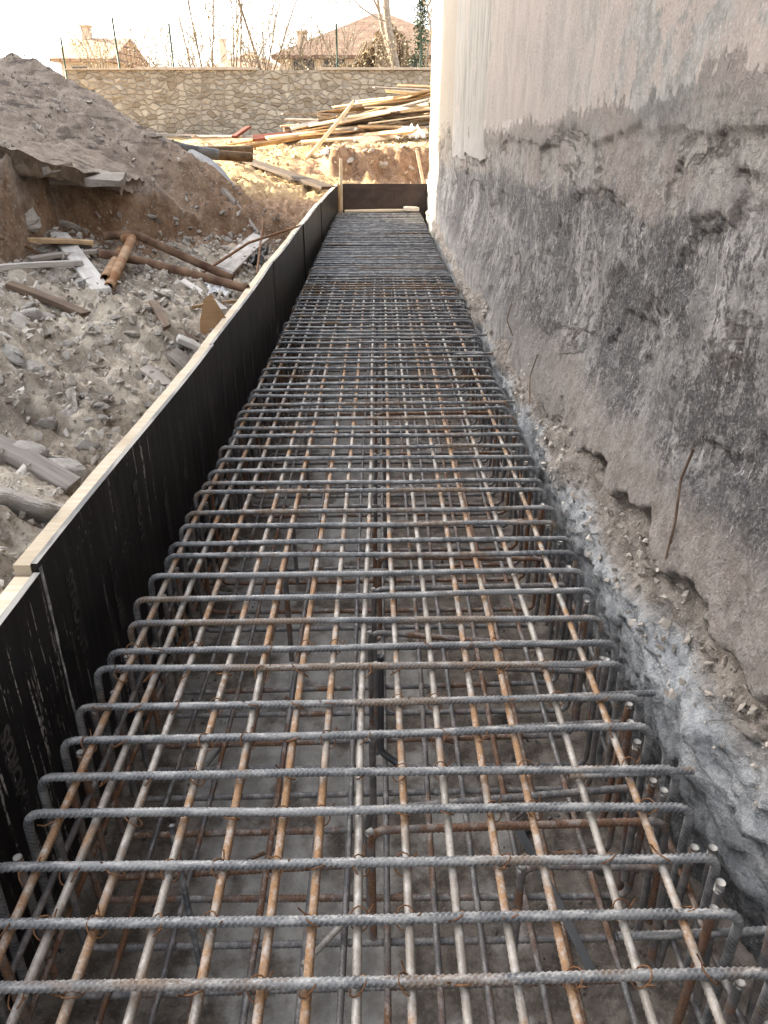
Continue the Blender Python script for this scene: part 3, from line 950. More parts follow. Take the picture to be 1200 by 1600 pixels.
S_mid = [stirrup_mesh('stirrup', .765, .005, 8, (.0122, .0020), seed=i + 9) for i in range(3)]
S_far = [stirrup_mesh('stirrup', .765, .03, 6, None, seed=i + 19) for i in range(4)]
U_near = [ubar_mesh('bottom_stirrup', .735, .0035, 10, (.0125, .0018), seed=i) for i in range(4)]
U_far = [ubar_mesh('bottom_stirrup', .735, .03, 6, None, seed=i + 9) for i in range(3)]
def cage_lr(y):
    l = float(np.interp(y, [1.2, 1.8, 2.2, 3.1, 4.5, 6.2, 13], [-.815, -.808, -.79, -.765, -.745, -.73, -.735]))
    r = float(np.interp(y, [1, 3, 4.5, 6.3, 8.5, 14], [.716, .71, .725, .74, .73, .71]))
    return l, r
stir_y = [.46, .59, .72, .848, .98, 1.103, 1.237, 1.361, 1.479, 1.611, 1.7465, 1.866, 1.998, 2.126, 2.265, 2.397, 2.516, 2.643]
rr = random.Random(4)
while len(stir_y) < 100:
    y = stir_y[-1]
    stir_y.append(y + rr.gauss(.130 if y < 7.6 else .152, .016))
SCL = (14.1 - 2.643) / (stir_y[-1] - 2.643)
stir_y = [y if y <= 2.643 else 2.643 + (y - 2.643) * SCL for y in stir_y]
for i, y in enumerate(stir_y):
    l, r = cage_lr(y)
    me = S_near[i % 5] if y < 2.3 else S_mid[i % 3] if y < 4.5 else S_far[i % 4]
    o = bpy.data.objects.new('stirrup', me); COL.objects.link(o); o.parent = cage
    jl, jr = rr.gauss(0, .008), rr.gauss(0, .008)
    l += jl; r += jr
    o.location = Vector(((l + r) / 2, y + .012, 0)) - cage.location
    o.location.z += rr.gauss(.0, .004)
    o.scale = ((r - l) / 1.53, 1, 1)
    o.rotation_euler = (rr.gauss(0, .012), rr.gauss(-.002, .003), R(rr.gauss(1.0 if y < 4 else .6, .4)))
    me = U_near[i % 4] if y < 3 else U_far[i % 3]
    o = bpy.data.objects.new('bottom_stirrup', me); COL.objects.link(o); o.parent = cage
    o.location = Vector(((l + r) / 2, y + .05 + rr.gauss(0, .012), 0)) - cage.location
    o.scale = ((r - l) / 1.53, 1, 1)
    o.rotation_euler = (rr.gauss(0, .02), 0, R(rr.gauss(1.2, .8)))
mb = MB()
far_y = [(a + b) / 2 for a, b in zip(stir_y, stir_y[1:]) if a > 7.9]
for i, y in enumerate(far_y):
    l, r = cage_lr(y); sk = rr.gauss(.012, .012)
    P = fillet([(l - .005, y - sk, .12), (l, y - sk, ZT + rr.gauss(0, .004)), (r, y + sk, ZT + rr.gauss(0, .004)), (r + .006, y + sk, .12)], .042, 6)
    mb.add(*tube(P, RB, 6))
fs = mb.build('far_stirrup', M['stirrup'], cage); fs['kind'] = 'stuff'
# lengthwise bars, tied just under the stirrups
XL = [-.739, -.659, -.558, -.444, -.339, -.2245, -.134, -.043, .047, .148, .259, .3535, .481, .609]
def long_bar(name, x0, x1, z, mat, seed, ribbed, y0=.25, y1=14.15):
    yy = [y0]
    while yy[-1] < y1:
        y = yy[-1]
        yy.append(y + (.0028 if (ribbed and y < 2.6) else .006 if (ribbed and y < 3.8) else .12))
    yy = np.array(yy)
    t = (yy - y0) / (y1 - y0)
    x = x0 + (x1 - x0) * t + np.array([.018 * noise.noise((v * .55, seed, .2)) for v in yy])
    zz = z + np.array([.004 * noise.noise((v * 1.1, seed, 4.2)) for v in yy])
    mb = MB(); mb.add(*tube(np.c_[x, yy, zz], RB * .95, 10, (.0122, .0015) if ribbed else None)); 
    return mb.build(name, mat, cage)
for k, x in enumerate(XL):
    long_bar('lengthwise_bar', x, x * .93 - .005, ZT - .0215, M['long'], k * 3.1, True)
for k, x in enumerate(np.linspace(-.69, .62, 12)):
    xx = x + rr.uniform(-.03, .03)
    long_bar('bottom_lengthwise_bar', xx, xx * .93, ZB + .021, M['low'], k * 2.7 + 50, k > 1, .25, 14.1)
for k, (z, s) in enumerate(((.22, -1), (.40, -1), (.22, 1), (.40, 1))):
    long_bar('side_bar', s * .73 - .035 + .02 * s, s * .70 - .02, z, M['low'], k * 1.9 + 90, False, .25, 14.1)
# inner hoops set a little lower, reaching from the middle to one side
def hoop(x0, x1, zt, y, tilt, yaw, ribs=True, tail=None):
    P = fillet([(x0, 0, .10), (x0 - .004, 0, zt), (x1, .01, zt - tilt), (x1 + .01, 0, .14)], .045, 7)
    P = resample(P, .004 if y < 3 else .03)
    c = math.cos(yaw); s = math.sin(yaw); cx = (x0 + x1) / 2
    Q = P.copy(); Q[:, 0] = cx + (P[:, 0] - cx) * c; Q[:, 1] = y + (P[:, 0] - cx) * s + P[:, 1]
    mb = MB(); mb.add(*tube(Q, RB, 10 if y < 3 else 6, (.0125, .0018) if y < 3 else None))
    mb.add(*tube([(Q[0][0], Q[0][1], zt + .0), (Q[0][0] - .014, Q[0][1] - .01, zt - .001)], RB * .9, 8), mi=1)
    return mb.build('inner_hoop', [M['low'], M['tip']], cage)
for (x0, x1, zt, y, tilt, yaw) in ((-.02,.69,.50,1.29,.0,.02), (-.03,.66,.46,1.40,-.02,.06), (.33,.66,.47,1.20,0,-.05), (-.02,.69,.50,1.62,.0,.05), (-.01,.68,.48,1.93,.03,-.03), (-.03,.67,.5,2.06,.05,-.05),
        (-.02,.69,.51,2.33,0,.02), (-.35,.05,.50,2.45,0,.03), (0,.68,.47,2.62,.02,.0), (-.02,.69,.5,2.85,0,.02), (-.38,.02,.5,3.0,0,.0), (-.02,.69,.5,3.2,.02,.03),
        (-.02,.68,.5,3.6,0,.02), (-.4,.02,.5,3.9,0,.0), (-.02,.68,.5,4.2,0,.02), (-.02,.68,.5,4.9,0,.02), (-.4,.02,.5,5.3,0,.0), (-.02,.68,.5,5.9,0,.02), (-.02,.68,.5,6.8,0,.02), (-.4,.68,.5,7.4,0,.0)):
    hoop(x0, x1, zt, y, tilt, yaw)
# dowels pinned into the old foundation
for (y, z, x0, x1) in ((1.355, .60, .45, .755), (1.04, .46, .5, .85), (1.72, .53, .5, .79), (4.1, .6, .5, .80), (5.1, .6, .5, .80), (5.6, .6, .5, .79)):
    P = resample([(x0, y, z), (x1, y + .01, z + .004)], .004 if y < 3 else .05)
    mb = MB(); mb.add(*tube(P, RB * .95, 8, (.0125, .0018) if y < 3 else None)); mb.build('dowel', M['stirrup'], cage)
# standing starter bars at the near right corner
for (x, y, zt) in ((.775, .985, .665), (.80, .86, .56), (.70, 1.06, .60), (.745, 1.19, .545), (.665, 1.5, .565)):
    P = resample([(x + .02, y - .03, .03), (x, y, zt)], .004)
    mb = MB(); mb.add(*tube(P, RB, 10, (.0125, .0018))); mb.add(*tube([P[-1] - np.array((0, 0, .022)), P[-1] + np.array((0, 0, .004))], RB + .0012, 10), mi=1)
    mb.build('starter_bar', [M['low'], M['tip']], cage)
# tie wires: one short twist at a crossing, many crossings
wr = random.Random(9)
base = None
mb = MB()
ph = np.linspace(0, 2 * math.pi * 1.1, 14)
mb.add(*tube(np.c_[np.cos(ph) * .019, np.sin(ph) * .016, np.sin(ph) * .017 - .008], .0017, 5)); 
mb.add(*tube([(.018, .004, -.004), (.03, .012, .014)], .0017, 5))
tie_me = mb.mesh('tie_wire', M['wire'])
cnt = 0
for y in stir_y[3:22]:
    for x in XL:
        if wr.random() < (.75 if y < 1.9 else .3) and cnt < 98:
            o = bpy.data.objects.new('tie_wire', tie_me); COL.objects.link(o); o.parent = cage
            o.location = Vector((x + (-.035*0), y + .012 + .026 * x, ZT)) - cage.location
            o.rotation_euler = (0, 0, wr.uniform(0, 6.28)); cnt += 1

def rod(name, pts, r, mat, label, cat, group=None, sides=8, ribs=None, step=.02):
    P = resample(pts, step)
    mb = MB(); mb.add(*tube(P, r, sides, ribs))
    o = mb.build(name, mat); return tag(o, label, cat, group)
rod('loose_bar', [(-.20, 1.21, .10), (-.05, 1.36, .13)], .008, M['long'], 'short rusty bar lying loose across the lower mesh', 'rebar offcut', ribs=(.0125, .0015), step=.004)
rod('grey_rod', [(-.50, 1.30, .50), (-.46, 1.22, .09)], .008, M['stirrup'], 'thin grey rod leaning upright inside the cage on the left', 'rod', step=.02)
board('steel_strip', (.335, 1.36, .44), (.50, 1.13, .20), .022, .004, M['pipe_grey'], 'flat grey steel strip slanting down through the cage', 'steel strip', jag=.001)
for k, (a, b) in enumerate((((-.45, 1.55), (-.30, 1.62)), ((.12, 2.1), (.27, 2.05)), ((-.62, 1.9), (-.55, 2.05)), ((.4, 1.7), (.52, 1.8)), ((-.1, 2.6), (.05, 2.7)))):
    rod('loose_bar', [(a[0], a[1], .035), (b[0], b[1], .04)], .006, M['low'], 'short rebar offcut dropped on the trench floor under the cage', 'rebar offcut', 'rebar offcuts on the trench floor')
rod('black_hook', [(.0, 1.95, .50), (.0, 1.93, .12), (.06, 1.90, .09)], .012, M['plastic'], 'black hooked rod hanging in the middle of the cage', 'rod')

# ------------------------------------------------------------------ rocks and rubble
def hull_rock(seed, flat=.7, n=16):
    rs = np.random.default_rng(seed)
    p = rs.normal(size=(n, 3)); p /= np.linalg.norm(p, axis=1)[:, None]
    p *= rs.uniform(.7, 1.0, (n, 1)); p *= np.array((1, rs.uniform(.6, .95), flat * rs.uniform(.6, 1)))
    bm = bmesh.new()
    for q in p: bm.verts.new(q)
    r = bmesh.ops.convex_hull(bm, input=bm.verts[:])
    bmesh.ops.delete(bm, geom=[v for v in bm.verts if not v.link_faces], context='VERTS')
    return bm
def rock_mesh(seed, flat=.7):
    bm = hull_rock(seed, flat)
    bmesh.ops.bevel(bm, geom=bm.edges[:], offset=.06, segments=1, affect='EDGES')
    bmesh.ops.subdivide_edges(bm, edges=bm.edges[:], cuts=1, use_grid_fill=True)
    for v in bm.verts:
        v.co *= 1 + .09 * fr(v.co.x*2.1 + seed, v.co.y*2.1, v.co.z*2.1, 4)
    me = bpy.data.meshes.new('rock'); bm.to_mesh(me); bm.free(); me.materials.append(M['rock'])
    return me
RM = [rock_mesh(s, .45 + .35 * (s % 3) / 2) for s in range(8)]
def place_rock(p, s, k, label, group=None, name='rock'):
    o = bpy.data.objects.new(name, RM[k % 8]); COL.objects.link(o)
    o.location = (p.x, p.y, p.z); o.scale = (s, s * .9, s * .8)
    o.rotation_euler = (rr.uniform(-.4, .4), rr.uniform(-.4, .4), rr.uniform(0, 6.28))
    return tag(o, label, 'rock', group)
BIGR = [(35,700,.10,'pale angular rock above the long brown plank at the left edge'), (25,775,.17,'large weathered boulder below the long brown plank at the left edge'),
        (75,660,.05,'small white stone on the grey rubble slope'), (15,550,.09,'upright pale stone at the left edge of the slope'),
        (25,500,.14,'broad grey rock at the left edge below the white batten'), (60,490,.13,'grey rock beside the dark plank on the slope'),
        (225,485,.12,'grey rock under the open end of the rusty pipe'), (250,462,.12,'grey rock beneath the two long rusty pipes'),
        (200,520,.08,'rounded grey stone in the middle of the rubble slope'), (150,505,.08,'pale stone below the pipe elbow'),
        (105,740,.12,'blocky grey rock at the end of the long brown plank'), (228,632,.045,'pale stone resting against the black panel batten'),
        (300,585,.06,'grey stone wedged behind the panel beside scrap wood'), (75,360,.12,'pale slab stone stacked inside the hollow of the bank'),
        (105,350,.13,'stone at the top of the stack inside the hollow'), (60,385,.10,'stone low in the hollow of the bank'),
        (125,385,.12,'tilted stone in front of the hollow'), (265,385,.10,'brown stone bedded at the foot of the earth cut'),
        (290,375,.08,'pale stone bedded in the earth cut on the right'), (350,372,.09,'rounded stone at the right end of the earth cut'), (320,385,.08,'light stone near the foot of the earth cut')]
for k, (px, py, s, lb) in enumerate(BIGR):
    s *= 1.3; p = hit(px, py); p.z -= s * .1
    place_rock(p, s, k, lb)
for k in range(95):
    px = rr.uniform(0, 340); py = rr.uniform(430, 870)
    xmax = 470 - (py - 400) * .98
    if px > xmax: continue
    p = hit(px, py); s = (.022 + .075 * rr.random() ** 2) * (1 + .12 * p.y)
    p.z -= s * .3
    place_rock(p, s, rr.randrange(8), 'grey stone loose on the rubble slope behind the black panels', 'loose stones on the rubble slope')
for k in range(34):
    px = rr.uniform(175, 400); py = 395 + rr.uniform(-75, 15) + max(0, px - 330) * .4
    p = hit(px, py); s_ = .03 + .07 * rr.random() ** 2
    p.z -= s_ * .2
    place_rock(p, s_, rr.randrange(8), 'brownish stone bedded in the raw earth cut below the heap', 'stones bedded in the earth cut')
# uncountable crushed stone
def rubble(name, spots, mat, seed):
    base = []
    for s in range(7):
        bm = hull_rock(seed + s, .65, 10)
        bm.verts.index_update(); bm.verts.ensure_lookup_table()
        base.append((np.array([v.co[:] for v in bm.verts]), [[v.index for v in f.verts] for f in bm.faces])); bm.free()
    rs = random.Random(seed); mb = MB()
    for (x, y, z, s) in spots:
        v, f = base[rs.randrange(7)]
        e = Euler((rs.uniform(0, 6), rs.uniform(0, 6), rs.uniform(0, 6))).to_matrix()
        mb.add(np.array(v) @ np.array(e).T * s + np.array((x, y, z)), f)
    o = mb.build(name, mat, None, False); return tag(o, kind='stuff')
sp = []
r3 = random.Random(21)
while len(sp) < 10500:
    y = .6 + 8.2 * r3.random() ** 1.2; x = float(panel_x(y)) - .06 - 2.6 * r3.random() ** 1.1
    d = y - float(np.interp(x, CUT[:,0], CUT[:,1]))
    if d > .0 and r3.random() < .93: continue
    sp.append((x, y, 0, min(.055, .006 + .014 * r3.random() ** 2 * (1 + .25 * y) + (.028 * r3.random() if r3.random() < .16 else 0))))
zz = hfield([q[0] for q in sp], [q[1] for q in sp])[0]
sp = [(q[0], q[1], z + q[3] * .2, q[3]) for q, z in zip(sp, zz)]
rubble('rubble', sp, M['rubble'], 31)
sp = []
while len(sp) < 2600:
    x = -5.2 + 4.2 * r3.random(); y = 4.6 + 5.2 * r3.random()
    if y < float(np.interp(x, CUT[:,0], CUT[:,1])) + .15: continue
    sp.append((x, y, 0, .008 + .03 * r3.random() ** 4))
zz = hfield([q[0] for q in sp], [q[1] for q in sp])[0]
rubble('soil_clods', [(q[0], q[1], z + q[3] * .15, q[3]) for q, z in zip(sp, zz)], simple('soil_clods', (.19,.16,.14), (.31,.27,.24), 5, .95), 71)
sp = []
while len(sp) < 1500:
    y = 14.7 + 6 * r3.random(); x = -4.5 + 5.8 * r3.random()
    sp.append((x, y, 0, .02 + .06 * r3.random() ** 3))
zz = hfield([q[0] for q in sp], [q[1] for q in sp])[0]
rubble('rubble', [(q[0], q[1], z + q[3] * .2, q[3]) for q, z in zip(sp, zz)], simple('tan_rubble', (.30,.22,.14), (.46,.37,.26), 4, .9), 41)
sp = []
while len(sp) < 1500:
    y = .7 + 6 * r3.random() ** 1.3; x = .25 + .65 * r3.random() ** .7 if r3.random() < .75 else -.85 + .3 * r3.random()
    s = .005 + .016 * r3.random() ** 3
    sp.append((x, y, max(0, x - .35) * .10 + s * .4, s))
rubble('gravel', sp, simple('dark_gravel', (.07,.065,.06), (.20,.185,.17), 6, .9), 51)
sp = []
fv = [v for v in np.array(V_found) if .8 < v[1] < 7 and E - 1.44 < v[2] < E - 1.06]
for k in range(2300):
    q = fv[r3.randrange(len(fv))]; s_ = .004 + .022 * r3.random() ** 4
    sp.append((q[0] - s_ * .2 + r3.gauss(0, .008), q[1] + r3.gauss(0, .02), q[2] + s_ * .3, s_))
rubble('gravel', sp, M['rubble'], 61)
# bigger lumps fallen at the foundation
for k, (x, y, z, s, lb) in enumerate(((.90,1.72,E-1.20,.06,'bluish grey lump lodged on the foundation ledge by the wall'), (.88,1.40,E-1.30,.05,'small grey lump on the foundation ledge nearest the camera'),
        (.60,1.75,.06,.05,'grey lump lying on the trench floor under the bars'), (.45,2.2,.05,.05,'stone lying on the trench floor further back'))):
    place_rock(Vector((x, y, z)), s, k + 2, lb)
# broken slab over the hollow
def slab(name, c, sx, sy, sz, rot, label, seed):
    bm = bmesh.new(); bmesh.ops.create_cube(bm, size=1)
    bmesh.ops.subdivide_edges(bm, edges=bm.edges[:], cuts=4, use_grid_fill=True)
    for v in bm.verts:
        v.co.x *= sx; v.co.y *= sy; v.co.z *= sz
        n = Vector((fr(v.co.x*5+seed, v.co.y*5, v.co.z*5, 3), fr(v.co.x*5, v.co.y*5+seed, 2+v.co.z*5, 3), fr(v.co.x*5, v.co.y*5, seed+v.co.z*9, 3)))
        v.co += n * min(sx, sy) * .05
    me = bpy.data.meshes.new(name); bm.to_mesh(me); bm.free(); me.materials.append(M['slab'])
    o = link(name, me); o.location = c; o.rotation_euler = rot
    return tag(o, label, 'slab')
# crust of the heap left hanging over the hollow
ux = np.linspace(-2.62, -2.06, 46); uy = np.linspace(5.4, 7.4, 90)
vs, keep = [], []
for yv in uy:
    for xv in ux:
        lip = float(np.interp(xv, [-2.62, -2.4, -2.2, -2.12, -2.06], [5.4, 5.6, 5.9, 6.2, 6.6])) + .12 * fr(xv*5, 1.1, 3, 4)
        vs.append((xv, max(yv, lip), lip))
top = np.array([(a, b) for a, b, c in vs])
zt_, _, _, _ = hfield(top[:,0], np.maximum(top[:,1], np.interp(top[:,0], CUT[:,0], CUT[:,1]) + .5))
zu = tUP(top)
nn = np.array([fr(x*6, y*6, 1.7, 4) * .03 + fr(x*2.2, y*2.2, 3.3, 3) * .03 for x, y in top])
th = np.array([.075 + .05 * fr(x*5, y*5, 8, 4) for x, y in top])
mb = MB()
mb.add(np.c_[top, zu + nn + .02], grid_faces(90, 46))
mb.add(np.c_[top, zu + nn + .02 - np.abs(th) - .02], grid_faces(90, 46, True))
n0 = 90 * 46
for j in range(45):
    mb.f.append([j, n0 + j, n0 + j + 1, j + 1][::-1]); mb.mi.append(0); mb.uv.append(None)
for i in range(89):
    for c in (0, 45):
        a_ = i * 46 + c
        mb.f.append([a_, a_ + 46, n0 + a_ + 46, n0 + a_]); mb.mi.append(0); mb.uv.append(None)
me = mb.mesh('soil_overhang', M['bank'])
at_ = me.color_attributes.new('zone', 'FLOAT_COLOR', 'POINT')
at_.data.foreach_set('color', np.tile((1.0, 0, 0, 1), (2 * n0, 1)).ravel())
tag(link('soil_overhang', me), kind='structure')
p = at(118, 262, 5.55)
slab('broken_slab', (p.x, p.y + .22, p.z - .075), .52, .42, .05, (R(5), R(4), R(10)), 'broken grey slab sticking out over the dark hollow in the bank', 2)
p = at(45, 252, 5.2)
slab('broken_slab', (p.x, p.y + .2, p.z - .07), .28, .34, .05, (R(4), R(-8), R(-12)), 'smaller broken slab at the left end of the overhang', 5)
p = at(8, 335, 5.0)
o = bpy.data.objects.new('earth_lump', RM[4]); COL.objects.link(o); o.location = p + Vector((-.12, .25, -.02)); o.scale = (.30, .34, .30); o.rotation_euler = (.3, .2, 1.0)
tag(o, 'big pale crusted lump at the left edge beside the hollow', 'earth lump')

# ------------------------------------------------------------------ scrap wood and pipes on the slope
def gboard(name, a, b, w, t, mat, label, lift=.02, roll=0, cat='plank', la=0.0, lb=0.0, seed=1):
    p0, p1 = hit(*a), hit(*b)
    p0.z += lift + la; p1.z += lift + lb
    return board(name, p0, p1, w, t, M[mat], label, cat, roll=roll, seed=seed, jag=.03)
gboard('plank', (58,398), (150,400), .11, .03, 'wood_tan', 'light brown board lying topmost of the crossed boards by the hollow', .09, seed=2)
gboard('plank', (48,418), (155,404), .10, .028, 'wood_grey', 'grey brown board under the light brown one by the hollow', .05, seed=3)
gboard('plank', (92,372), (160,462), .12, .03, 'wood_pale', 'wide pale board slanting under the pipe elbow', .03, seed=4)
gboard('batten', (-30,441), (132,428), .045, .035, 'wood_pale', 'long straight whitish batten entering from the left edge', .07, seed=5)
gboard('plank', (15,452), (135,500), .07, .03, 'wood_dark', 'dark narrow plank half buried in the rubble', .03, seed=6)
gboard('plank', (-25,702), (118,782), .085, .03, 'wood_grey', 'long brown grey plank running from the left edge to the panel', .05, seed=7)
gboard('plank', (350,432), (408,378), .17, .025, 'wood_pale', 'wide whitish board by the dark plastic sheet', .05, roll=.25, seed=8)
gboard('plank', (245,505), (305,545), .07, .025, 'wood_dark', 'short dark plank pushed under the scrap by the panel', .03, seed=9)
gboard('plank', (228,585), (262,612), .07, .022, 'wood_grey', 'short grey plank end resting near the panel batten', .03, seed=10)
gboard('plank', (270,560), (300,585), .12, .03, 'wood_grey', 'stubby grey board below the brown offcut', .03, seed=11)
gboard('plank', (280,540), (320,560), .10, .03, 'wood_pale', 'stubby pale board just left of the brown offcut', .04, seed=12)
gboard('batten', (300,488), (372,478), .03, .02, 'wood_tan', 'thin tan batten right behind the brown offcut', .03, seed=13)
gboard('lath', (285,445), (350,492), .05, .015, 'wood_pale', 'thin pale lath among torn film', .03, seed=14)
gboard('lath', (240,480), (262,520), .05, .02, 'wood_dark', 'dark splintered lath among stones', .03, seed=15)
gboard('pole', (350,305), (402,372), .05, .05, 'wood_grey', 'grey wooden pole sliding down the bank by the grey pipe', .05, seed=16)
gboard('plank', (368,250), (514,300), .27, .05, 'wood_shadow', 'dark board standing in for the shadow band across the sunlit earth', .06, seed=17)  # cast shadow band made as a dark board
gboard('lath', (240,218), (310,214), .06, .03, 'wood_pale', 'thin white lath lying at the wall end of the heap', .04, seed=18)
# brown plywood offcut standing on edge
p = hit(327, 528)
mb = MB()
pr = [(-.055, 0), (.075, .01), (.12, .10), (.02, .27), (-.02, .245), (-.05, .12)]
vs = [(x, 0, z) for x, z in pr] + [(x, .018, z) for x, z in pr]
n = len(pr)
mb.add(vs, [tuple(range(n)), tuple(range(n, 2*n))[::-1]] + [(i, i+n, (i+1) % n + n, (i+1) % n) for i in range(n)])
o = mb.build('plywood_offcut', mat_wood('brown_ply_offcut', (.26,.155,.075), (.33,.205,.11), (.20,.12,.06), .1), None, False)
o.location = (p.x, p.y, p.z - .02); o.rotation_euler = (-.15, .05, .15)
tag(o, 'brown pointed plywood offcut standing on edge behind the panels', 'plywood offcut')

def pipe(name, pts, r, mat, label, hollow=True, cat='pipe', rad=.06, sub=None):
    P = resample(fillet(pts, rad, 8), .03)
    mb = MB(); v, f = tube(P, r, 16, None, caps=False); mb.add(v, f)
    v2, f2 = tube(P, r * .82, 16, None, caps=False); mb.add(v2, [q[::-1] for q in f2])
    s = 16; n = len(P)
    o1 = 0; o2 = len(v)
    for base in (0, (n-1) * s):
        for j in range(s):
            k = (j+1) % s
            q = (base+j, base+k, o2+base+k, o2+base+j)
            mb.f.append(list(q) if base else list(q[::-1])); mb.mi.append(0); mb.uv.append(None)
    o = mb.build(name, mat); return tag(o, label, cat)
def gp(px, py, l): 
    q = hit(px, py); q.z += l; return q
a, b = gp(215, 400, .16), gp(365, 450, .07)
pipe('rusty_pipe', [gp(165, 397, .13), a, b], .031, M['pipe_rust'], 'upper of two long rusty pipes lying across the slope')
pipe('rusty_pipe', [gp(155, 412, .07), gp(230, 425, .07), gp(388, 463, .05)], .030, M['pipe_rust'], 'lower of two long rusty pipes lying across the slope')
pipe('pipe_elbow', [gp(196, 402, .13), gp(212, 408, .17), gp(172, 462, .05)], .033, M['pipe_rust2'], 'orange rusty bent pipe end pointing down at the stones', rad=.09)
pipe('pipe_stub', [gp(192, 410, .09), gp(166, 448, .05)], .030, M['pipe_rust2'], 'short orange pipe beside the bent one')
# pipes sticking out of the heap top
z1 = E - .50
q0, q1 = at(268, 232, 12.5), at(393, 247, 13.0)
bp = pipe('black_pipe', [at(262, 226, 12.2), at(290, 234, 12.4), at(340, 242, 12.7)], .088, M['pipe_black'], 'black pipe with brown end jutting out of the heap, lower of the pair')
be = pipe('brown_end', [at(334, 242, 12.66), at(393, 246, 13.0)], .076, M['pipe_dark'], None)
for key_ in ('label', 'category'):
    if key_ in be: del be[key_]
be.parent = bp
pipe('brown_pipe', [at(300, 236, 13.2), at(394, 235, 13.6)], .075, M['pipe_dark'], 'brown pipe jutting out of the heap just above the black one')
pipe('grey_pipe', [at(300, 243, 9.9), at(335, 262, 9.5), at(370, 311, 8.9)], .075, M['pipe_grey'], 'grey plastic pipe bending down the side of the heap', rad=.5)
rod('steel_rod', [gp(318, 432, .03), gp(390, 405, .14), gp(470, 368, .10)], .012, M['wire'], 'long thin dark rod lying over the plastic sheet', 'rod')
rod('bent_rod', [gp(410, 385, .02), gp(414, 378, .22), gp(402, 440, .06)], .010, M['wire'], 'bent thin rod standing beside the panel and pale board', 'rod')
rod('root', [gp(0, 378, .02), gp(40, 395, .05), gp(80, 415, .04)], .008, M['wire'], 'thin tan root hanging across the hollow at the left edge', 'root')
# crumpled plastic
def crumple(name, c, sx, sy, amp, mat, label, seed, cat, fill=0.0):
    n = 26; vs = []
    for i in range(n):
        for j in range(n):
            u, v = i/(n-1) - .5, j/(n-1) - .5
            x, y = c.x + u * sx * (1 + .3*fr(v*4, seed, 0, 2)), c.y + v * sy * (1 + .3*fr(u*4, seed, 5, 2))
            z = noise.turbulence((u*5 + seed, v*5, .3), 4, True) * amp + fill * max(0, 1 - 4*(u*u+v*v))
            vs.append((x, y, c.z + z + .01))
    mb = MB(); mb.add(vs, grid_faces(n, n))
    o = mb.build(name, mat, None, False)
    md = o.modifiers.new('thickness', 'SOLIDIFY'); md.thickness = .004
    return tag(o, label, cat)
crumple('plastic_sheet', gp(385, 405, -.03), .35, .7, .12, M['plastic'], 'crumpled dark plastic sheet in the corner behind the panels', 3, 'plastic sheet')
crumple('torn_film', gp(330, 455, -.03), .28, .3, .09, M['bag'], 'torn pale plastic film beneath the thin lath', 8, 'plastic film')
crumple('torn_film', gp(258, 612, -.03), .14, .16, .05, M['wood_pale'], 'scrap of greyish film by the panel batten', 13, 'plastic film')

# ------------------------------------------------------------------ far end: timber heap
tr = random.Random(77)
mats = ['wood_tan'] * 6 + ['wood_new'] * 3 + ['wood_grey'] * 3 + ['wood_dark'] * 2 + ['wood_pale']
for k in range(120):
    lay = k / 120
    cx = tr.uniform(-2.4, 1.1) if lay < .4 else tr.uniform(-1.1, 1.35)
    cy = 20.6 + tr.gauss(0, .45)
    hgt = max(0, .55 + .28 * cx) * 1.0
    cz = E - .42 + lay * (.16 + max(0, cx + 1.6) * .38) + .05
    L = tr.uniform(1.4, 3.6)
    az = tr.gauss(.06, .28); inc = tr.gauss(.13, .09)
    dx, dy, dz = math.cos(az) * math.cos(inc) * L/2, math.sin(az) * L/2, math.sin(inc) * L/2
    m_ = tr.choice(mats)
    board('scrap_plank', (cx-dx, cy-dy, cz-dz), (cx+dx, cy+dy, cz+dz), tr.choice((.06, .09, .12, .16)), tr.choice((.025, .03, .05)), M[m_],
          'scrap plank in the timber heap against the stone wall', 'plank', 'scrap planks in the timber heap', roll=tr.uniform(-.6, .6), seed=k, jag=.03)
board('long_plank', at(478,250,16.2), at(552,160,18.0), .14, .03, M['wood_new'], 'bright plank leaning steeply up the front of the timber heap', 'plank', seed=91, roll=1.2, up=(0,-1,0))
board('red_plank', at(395,216,18.0), at(505,205,18.2), .20, .05, M['wood_red'], 'long red painted plank low in the timber heap', 'plank', seed=92, roll=.5)
board('red_plank', at(366,214,18.4), at(388,199,18.8), .14, .06, M['wood_red'], 'short red beam propped at the left end of the timber heap', 'beam', seed=93)
board('grey_rail', at(455,200,17.8), at(600,168,18.6), .10, .04, M['wood_pale'], 'long whitish rail slanting up along the timber heap', 'rail', seed=94, roll=.6)
board('grey_rail', at(300,213,18.8), at(470,214,18.4), .08, .03, M['wood_grey'], 'grey rail on the ground left of the timber heap', 'rail', seed=95, roll=.6)
board('long_plank', at(555,222,17.2), at(668,205,17.5), .16, .04, M['wood_new'], 'wide yellow plank along the front right of the timber heap', 'plank', seed=96, roll=.7)
board('long_plank', at(470,222,17.2), at(600,214,17.4), .10, .04, M['wood_new'], 'yellow plank at the front foot of the timber heap', 'plank', seed=97, roll=.5)
board('long_plank', at(560,198,17.6), at(672,200,17.7), .08, .04, M['wood_tan'], 'straight tan plank level across the middle of the timber heap', 'plank', seed=98, roll=.5)
crumple('white_bag', at(641,216,17.25) + Vector((0, .0, -.05)), .6, .5, .22, M['bag'], 'white plastic bag caught on the right of the timber heap', 17, 'bag', fill=.14)
crumple('white_bag', hit(511, 243) - Vector((0, 0, .02)), .25, .2, .10, M['bag'], 'small white plastic bag on the earth below the timber heap', 23, 'bag', fill=.1)
for k in range(9):
    p = hit(528 + 13 * k + rr.uniform(-4, 4), 231 + rr.uniform(-3, 4)); place_rock(p, rr.uniform(.07, .12), k, 'blocky stone under the front edge of the timber heap', 'stones under the timber heap')
